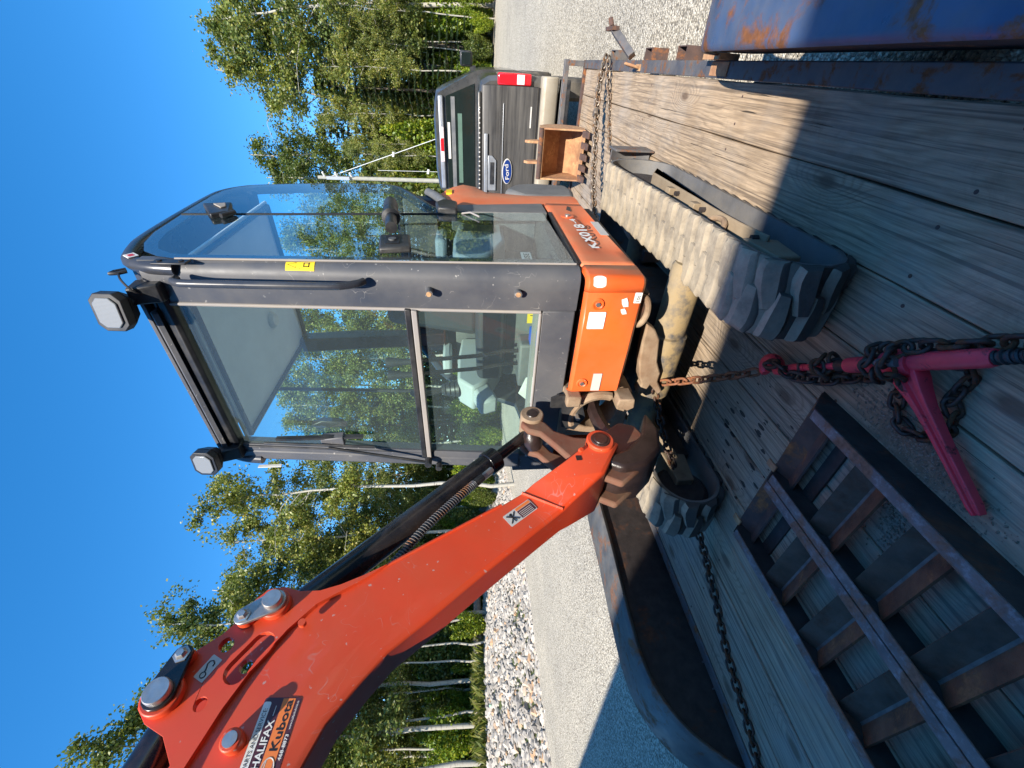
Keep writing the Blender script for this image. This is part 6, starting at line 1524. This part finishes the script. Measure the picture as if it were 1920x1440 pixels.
# ---- swing support, swing bracket, boom
SX = -1.205
cst = MB().prism([(-1.065, 0.765), (-1.065, 0.52), (-1.10, 0.455), (-1.32, 0.455), (-1.35, 0.52), (-1.35, 0.765)] , 'y', 1.345, 1.47, holes=[[(-1.205 + 0.098 * math.cos(a), 0.605 + 0.098 * math.sin(a)) for a in [i * 2 * PI / 20 for i in range(20)]]])
obj('swing_support', cst, M['cast_dust'], ex, bevel=0.006)
arcm = []
for i in range(17):
    a = math.radians(-20 + 130 * i / 16); arcm.append((-1.205 + 0.118 * math.cos(a), 1.315, 0.605 + 0.118 * math.sin(a)))
obj('support_rib', MB().tube(arcm, 0.020, 8), M['cast_dust'], ex)
obj('support_ear', MB().box((-1.115, 1.27, 0.700), (-1.062, 1.36, 0.762)), M['cast_dust'], ex, bevel=0.008)
obj('support_ear', MB().prism([(-1.072, 0.545), (-1.072, 0.478), (-1.118, 0.472), (-1.135, 0.50), (-1.105, 0.552)], 'y', 1.262, 1.345), M['cast_dust'], ex, bevel=0.006)
obj('hose_bundle', MB().tube(smooth_path([(-1.17, 1.40, 0.62), (-1.18, 1.28, 0.62), (-1.185, 1.18, 0.60), (-1.19, 1.10, 0.55)], 4), 0.030, 8), M['grease'], ex)
obj('hose_bundle', MB().tube(smooth_path([(-1.23, 1.40, 0.60), (-1.235, 1.28, 0.58), (-1.235, 1.18, 0.56), (-1.23, 1.10, 0.52)], 4), 0.026, 8), M['boom_muddy_shaded'], ex)
obj('switch_bracket', MB().prism([(-1.075, 0.79), (-1.075, 0.70), (-1.20, 0.66), (-1.27, 0.70), (-1.25, 0.76), (-1.14, 0.77), (-1.14, 0.82), (-1.09, 0.82)], 'y', 1.30, 1.312), M['black'], ex, smooth=0)
obj('bracket_bolt', MB().cyl((-1.185, 1.31, 0.70), (-1.185, 1.275, 0.70), 0.010, n=6), M['pin'], ex)
# bracket casting carrying boom foot and cylinder foot
sb = MB(); prof_sb = [(1.252, 0.895), (1.245, 0.94), (1.205, 0.955), (1.168, 0.93), (1.15, 0.885), (1.09, 0.842), (0.985, 0.772), (0.93, 0.70), (0.89, 0.629), (0.946, 0.552), (1.034, 0.481), (1.103, 0.466), (1.18, 0.495), (1.20, 0.556), (1.150, 0.63), (1.119, 0.70), (1.125, 0.755), (1.162, 0.825), (1.209, 0.852)]
sb.prism(prof_sb, 'x', -1.165, -1.135); sbo = obj('swing_bracket', sb, M['boom_muddy_shaded'], ex, bevel=0.010)
sb2 = MB().prism(prof_sb, 'x', -1.285, -1.255); obj('bracket_cheek', sb2, M['boom_muddy_shaded'], sbo, bevel=0.010)
obj('bracket_web', MB().prism([(1.14, 0.47), (1.18, 0.50), (1.19, 0.55), (1.10, 0.60), (0.98, 0.57), (1.05, 0.47)], 'x', -1.255, -1.165), M['boom_muddy_shaded'], sbo, bevel=0.004)
obj('bracket_belly', MB().prism([(0.985, 0.70), (0.935, 0.62), (0.95, 0.53), (1.02, 0.45), (1.12, 0.42), (1.23, 0.44), (1.10, 0.50), (1.03, 0.58)], 'x', -1.31, -1.105), M['grease'], sbo, bevel=0.015, seg=3)
foot_boss = obj('cylinder_foot', MB().cyl((-1.12, 1.245, 0.905), (-1.30, 1.245, 0.905), 0.047, n=24), M['cast_dust'], sbo, bevel=0.004)
obj('foot_pin', MB().lathe([(0.0, 0.004), (0.022, 0.004), (0.024, 0.0)], (-1.12, 1.245, 0.905), (1, 0, 0), 20), M['grease'], foot_boss)
obj('grease_lump', MB().lathe([(0.0, -0.05), (0.030, -0.045), (0.040, -0.02), (0.038, 0.02), (0.02, 0.045), (0.0, 0.05)], (-1.20, 1.185, 0.905), (1, 0.3, 0.2), 12), M['grease'], sbo)

# boom box section: stations (top y,z, bottom y,z, right x, left x)
BR, BL = -1.142, -1.268
st_ = [((1.075, 0.690), (1.035, 0.612), -1.088, -1.322), ((0.960, 0.835), (0.905, 0.700), -1.094, -1.316), ((0.895, 0.948), (0.828, 0.815), -1.125, -1.285), ((0.872, 0.984), (0.800, 0.855), BR, BL), ((0.828, 1.057), (0.740, 0.938), BR, BL), ((0.715, 1.262), (0.605, 1.120), BR, BL), ((0.611, 1.450), (0.487, 1.272), BR, BL), ((0.542, 1.562), (0.421, 1.362), BR, BL), ((0.484, 1.615), (0.362, 1.415), BR, BL), ((0.424, 1.657), (0.290, 1.472), BR, BL), ((0.330, 1.700), (0.200, 1.512), BR, BL), ((0.241, 1.730), (0.10, 1.548), BR, BL), ((0.10, 1.76), (-0.02, 1.585), BR, BL), ((-0.05, 1.785), (-0.14, 1.62), BR, BL)]
bx_ = MB(); rows = []
for t, b, xr, xl_ in st_:
    rows.append([(xr, t[0], t[1]), (xr + 0.002, b[0] * 0.92 + t[0] * 0.08, b[1] * 0.92 + t[1] * 0.08), (xr - 0.006, b[0], b[1]), (xl_ + 0.006, b[0], b[1]), (xl_ - 0.002, b[0] * 0.92 + t[0] * 0.08, b[1] * 0.92 + t[1] * 0.08), (xl_, t[0], t[1])])
bx_.grid(rows, closed_u=True); k = len(bx_.v); bx_.f += [tuple(range(6)), tuple(range(k - 6, k))]; bx_.mi += [0, 0]
boom = obj('boom', bx_, M['boom'], ex, smooth=28, bevel=0.004)
for x0, x1 in ((BR - 0.002, BR + 0.003),): pass
# weld bead at the neck
obj('neck_weld', MB().tube([(BR + 0.001, 0.872, 0.984), (BR + 0.002, 0.835, 0.918), (BR + 0.001, 0.803, 0.858)], 0.006, 6), M['boom'], boom)
obj('ridge_weld', MB().tube([(BR + 0.001, a, b) for a, b in ((0.828, 1.057), (0.715, 1.262), (0.611, 1.450), (0.575, 1.512), (0.542, 1.562), (0.484, 1.615), (0.424, 1.657), (0.33, 1.70), (0.241, 1.73), (0.10, 1.76))], 0.005, 6), M['boom'], boom)
# pivot boss
pb = obj('pivot_boss', MB().cyl((-1.074, 1.045, 0.682), (-1.335, 1.045, 0.682), 0.050, n=28), M['boom'], boom, bevel=0.004)
obj('pivot_pin', MB().lathe([(0.0, 0.006), (0.024, 0.006), (0.026, 0.003), (0.033, 0.003), (0.036, 0.0)], (-1.074, 1.045, 0.682), (1, 0, 0), 24), M['grease'], pb)
obj('grease_nipple', MB().cyl((-1.086, 1.005, 0.765), (-1.075, 1.0, 0.762), 0.008, n=8), M['boom'], pb)
obj('notch', MB().box((-1.0935, 0.965, 0.765), (-1.0905, 0.985, 0.785)), M['ink'], boom)
# ear plates above the box with slot and holes
ear = [(0.640, 1.392), (0.612, 1.450), (0.590, 1.505), (0.577, 1.555), (0.578, 1.605), (0.592, 1.648), (0.588, 1.688), (0.562, 1.712), (0.529, 1.727), (0.505, 1.740), (0.485, 1.756), (0.446, 1.808), (0.430, 1.836), (0.385, 1.866), (0.345, 1.868), (0.316, 1.838), (0.292, 1.790), (0.245, 1.752), (0.10, 1.775), (-0.04, 1.80), (-0.04, 1.775), (0.10, 1.748), (0.241, 1.722), (0.33, 1.693), (0.424, 1.650), (0.484, 1.608), (0.542, 1.555), (0.605, 1.44)]
slot = []
for cy_, cz_, a0 in ((0.455, 1.655, -45), (0.402, 1.692, 135)):
    for i in range(9):
        a = math.radians(a0 - 0 + (-90 + 180 * i / 8) - 0); slot.append((cy_ + 0.027 * math.cos(a + math.radians(10)), cz_ + 0.027 * math.sin(a + math.radians(10))))
h1 = [(0.459 + 0.0165 * math.cos(t), 1.738 + 0.0165 * math.sin(t)) for t in [i * 2 * PI / 14 for i in range(14)]]
h2 = [(0.343 + 0.0135 * math.cos(t), 1.742 + 0.0135 * math.sin(t)) for t in [i * 2 * PI / 14 for i in range(14)]]
for xa_, xb_ in ((-1.146, -1.128), (-1.282, -1.264)):
    eo = obj('ear_plate', MB().prism(ear, 'x', xa_, xb_, holes=[slot, h1, h2]), M['boom'], boom, smooth=20, bevel=0.0025)
# inner tube visible through the slot
obj('spacer', MB().cyl((-1.264, 0.40, 1.77), (-1.146, 0.40, 1.77), 0.024, n=14), M['boom'], boom)
# big pins with their retainer plates
def pinset(py, pz, r, by, bz, name):
    hb = obj('pin_boss', MB().cyl((-1.128, py, pz), (-1.108, py, pz), r * 1.55, n=28), M['boom'], boom, bevel=0.003)
    d = Vector((0, by - py, bz - pz)); L = d.length; d.normalize(); w = Vector((0, -d.z, d.y))
    pts = []
    for i in range(9): a = math.radians(90 + 180 * i / 8); q = Vector((0, py, pz)) + d * (r * 1.25) * math.cos(a) + w * (r * 1.25) * math.sin(a); pts.append((q.y, q.z))
    for i in range(7): a = math.radians(-90 + 180 * i / 6); q = Vector((0, by, bz)) + d * 0.021 * math.cos(a) + w * 0.021 * math.sin(a); pts.append((q.y, q.z))
    pk = obj('retainer_plate', MB().prism(pts, 'x', -1.1078, -1.099), M['hydraulic'] if name == 'a' else M['pin'], hb, bevel=0.0015)
    obj('pin', MB().lathe([(0.0, 0.016), (r - 0.002, 0.016), (r, 0.013), (r, 0.0)], (-1.099, py, pz), (1, 0, 0), 26), M['pin'], hb)
    bo = obj('retainer_bolt', MB().lathe([(0.0, 0.012), (0.008, 0.012), (0.011, 0.009), (0.013, 0.004), (0.018, 0.003), (0.018, 0.0)], (-1.099, by, bz), (1, 0, 0), 6), M['pin'], hb)
    obj('washer', MB().cyl((-1.128, by, bz), (-1.0995, by, bz), 0.020, n=16), M['boom'], hb)
    for xx in (-1.282,):
        obj('pin_end', MB().cyl((xx, py, pz), (xx - 0.03, py, pz), r * 1.2, n=20), M['pin'], boom)
pinset(0.543, 1.652, 0.023, 0.512, 1.712, 'b')
pinset(0.362, 1.822, 0.026, 0.434, 1.812, 'a')
b3 = obj('stop_boss', MB().cyl((BR, 0.273, 1.646), (BR + 0.030, 0.273, 1.646), 0.021, n=20), M['boom'], boom, bevel=0.003)
obj('stop_pin', MB().cyl((BR + 0.030, 0.273, 1.646), (BR + 0.034, 0.273, 1.646), 0.014, n=18), M['pin'], b3)
obj('rivet_boss', MB().cyl((-1.128, 0.494, 1.574), (-1.116, 0.494, 1.574), 0.009, n=12), M['boom'], boom)
# boom cylinder with spring-guarded hose
c0, c1 = Vector((-1.205, 1.235, 0.90)), Vector((-1.205, 0.545, 1.655))
cdir = (c1 - c0).normalized()
cy_o = obj('boom_cylinder', MB().cyl(c0 + cdir * 0.235, c1, 0.041, n=28), M['hydraulic'], ex, smooth=40)
obj('gland', MB().cyl(c0 + cdir * 0.215, c0 + cdir * 0.265, 0.047, n=28), M['hydraulic'], cy_o, bevel=0.003)
obj('rod', MB().cyl(c0, c0 + cdir * 0.215, 0.0225, n=20), M['hydraulic'], cy_o)
obj('rod_eye', MB().cyl(c0 + Vector((0.04, 0, 0)), c0 - Vector((0.04, 0, 0)), 0.045, n=20), M['grease'], cy_o)
n_lat = Vector((0, -cdir.z, cdir.y)); n_lat = n_lat if n_lat.z < 0 else -n_lat   # below the barrel
def cpnt(s, d, x): return c0 + cdir * s + n_lat * d + Vector((x, 0, 0))
obj('hose_fitting', MB().cyl(cpnt(0.285, 0.047, 0.03), cpnt(0.335, 0.050, 0.032), 0.0115, n=6), M['pin'], cy_o)
obj('hose_fitting', MB().cyl(cpnt(0.335, 0.050, 0.032), cpnt(0.375, 0.052, 0.034), 0.0145, n=10), M['black'], cy_o)
hose = smooth_path([cpnt(0.375, 0.052, 0.034), cpnt(0.48, 0.058, 0.036), cpnt(0.60, 0.068, 0.034), cpnt(0.72, 0.085, 0.02), cpnt(0.84, 0.10, 0.0), cpnt(0.93, 0.10, -0.02)], 6)
obj('hose', MB().tube(hose, 0.0105, 8), M['black'], cy_o, smooth=60)
spg = []; hl = len(hose)
for i in range(620):
    t = i / 620 * 0.97 * (hl - 1); k = int(t); p = hose[k].lerp(hose[k + 1], t - k); d = (hose[k + 1] - hose[k]).normalized(); u = d.orthogonal().normalized(); w = d.cross(u); a = i * 2 * PI / 10
    spg.append(p + (u * math.cos(a) + w * math.sin(a)) * 0.0128)
obj('hose_spring', MB().tube(spg, 0.0026, 4), M['steel_dark'], cy_o, smooth=60)
# arm cylinder running off over the boom
obj('arm_cylinder', MB().cyl((-1.205, 0.355, 1.818), (-1.205, -0.16, 1.93), 0.042, n=24), M['hydraulic'], ex, smooth=40)

# ---- decals on the boom
RX = BR + 0.0005
def bq(name, o2, xd2, yd2, w, h_, mat, par, r=0.0, lift=0.0012):
    return quad_part(name, (RX, o2[0], o2[1]), (0, xd2[0], xd2[1]), (0, yd2[0], yd2[1]), w, h_, mat, par, r, lift=lift + 0.001, th=0.0005)
dx_, dz_ = (1.0, -0.075), (0.075, 1.0)
def dpt(u, v): return (0.343 + u * dx_[0] / 1.0028 + v * dz_[0] * 0.2, 1.534 + u * dx_[1] + v)
dec = bq('dealer_decal', dpt(-0.215, 0.0), dx_, dz_, 0.215, 0.0785, M['maroon'], boom, 0.005)
bq('decal_band', dpt(-0.215, 0.062), dx_, dz_, 0.211, 0.0160, M['white'], dec, 0.004, lift=0.0017)
bq('decal_band', dpt(-0.215, 0.0125), dx_, dz_, 0.214, 0.0265, M['sticker_orange'], dec, 0.0, lift=0.0017)
def dtext(s, u, v, h_, mat, w=None, bold=0.0):
    o2 = dpt(u, v); return text(s, (RX, o2[0], o2[1]), (0, *dx_), (0, *dz_), h_, mat, dec, width=w, bold=bold, lift=0.0032)
dtext('SALES, PARTS AND SERVICE:', -0.150, 0.0655, 0.0088, M['ink'], 0.134)
dtext('HALIFAX', -0.117, 0.0425, 0.0145, M['white'], 0.080, 0.02)
bq('decal_rule', dpt(-0.030, 0.049), dx_, dz_, 0.018, 0.0012, M['white'], dec, lift=0.0017)
dtext('Kubota', -0.090, 0.0170, 0.0165, M['ink'], 0.086, 0.015)
dtext('468-8873', -0.106, 0.0030, 0.0068, M['white'], 0.042, 0.02)
dtext('www.halifaxkubota.ca', -0.056, 0.0035, 0.0050, M['white'], 0.050)
ring = [(RX + 0.0022, dpt(-0.118, 0.026)[0] + 0.018 * math.cos(a), dpt(-0.118, 0.024)[1] + 0.012 * math.sin(a)) for a in [i * 2 * PI / 24 for i in range(24)]]
obj('decal_emblem', MB().tube(ring, 0.0014, 4, closed=True), M['silver'], dec)
obj('decal_emblem', MB().tube([ring[2], ring[9], ring[15], ring[21]], 0.0012, 4), M['silver'], dec)
# no-standing warning label near the neck, tilted with the boom
wx, wy = Vector((0.052, -0.045)).normalized(), None
ux = (0.58, -0.815); uy = (0.815, 0.58)
o2 = (0.745, 1.030)
wl = bq('warning_label', o2, ux, uy, 0.110, 0.046, M['silver'], boom, 0.004)
def wpt(u, v): return (o2[0] + ux[0] * u + uy[0] * v, o2[1] + ux[1] * u + uy[1] * v)
bq('label_field', wpt(0.048, 0.003), ux, uy, 0.059, 0.029, M['maroon'], wl, lift=0.0017)
bq('label_field', wpt(0.048, 0.0335), ux, uy, 0.059, 0.010, M['sticker_orange'], wl, lift=0.0017)
for v in (0.024, 0.018, 0.012, 0.006): bq('print', wpt(0.052, v), ux, uy, 0.048, 0.0018, M['silver'], wl, lift=0.0022)
for a, b in (((0.008, 0.008), (0.040, 0.038)), ((0.008, 0.038), (0.040, 0.008)), ((0.024, 0.006), (0.024, 0.030))):
    pa, pb_ = wpt(*a), wpt(*b); obj('print', MB().tube([(RX + 0.0024, *pa), (RX + 0.0024, *pb_)], 0.0022, 4), M['ink'], wl)
hd0 = wpt(0.024, 0.035); obj('print', MB().cyl((RX + 0.001, *hd0), (RX + 0.0028, *hd0), 0.005, n=10), M['ink'], wl)
# hook sign on the ear plate
hx = (0.87, -0.49); hy = (0.49, 0.87); ho = (0.383, 1.757)
ex_x = -1.128
hs_l = quad_part('hook_sign', (ex_x, ho[0], ho[1]), (0, *hx), (0, *hy), 0.050, 0.028, M['silver'], boom, 0.002, lift=0.0012)
def hpt(u, v): return (ex_x + 0.002, ho[0] + hx[0] * u + hy[0] * v, ho[1] + hx[1] * u + hy[1] * v)
obj('print', MB().tube([hpt(0.011 + 0.006 * math.cos(a), 0.012 + 0.006 * math.sin(a)) for a in [i * 2 * PI / 14 for i in range(14)]], 0.0011, 4, closed=True), M['ink'], hs_l)
obj('print', MB().tube([hpt(0.017, 0.014), hpt(0.024, 0.017), hpt(0.030, 0.022), hpt(0.037, 0.022), hpt(0.041, 0.016), hpt(0.038, 0.009), hpt(0.032, 0.008)], 0.0014, 4), M['ink'], hs_l)
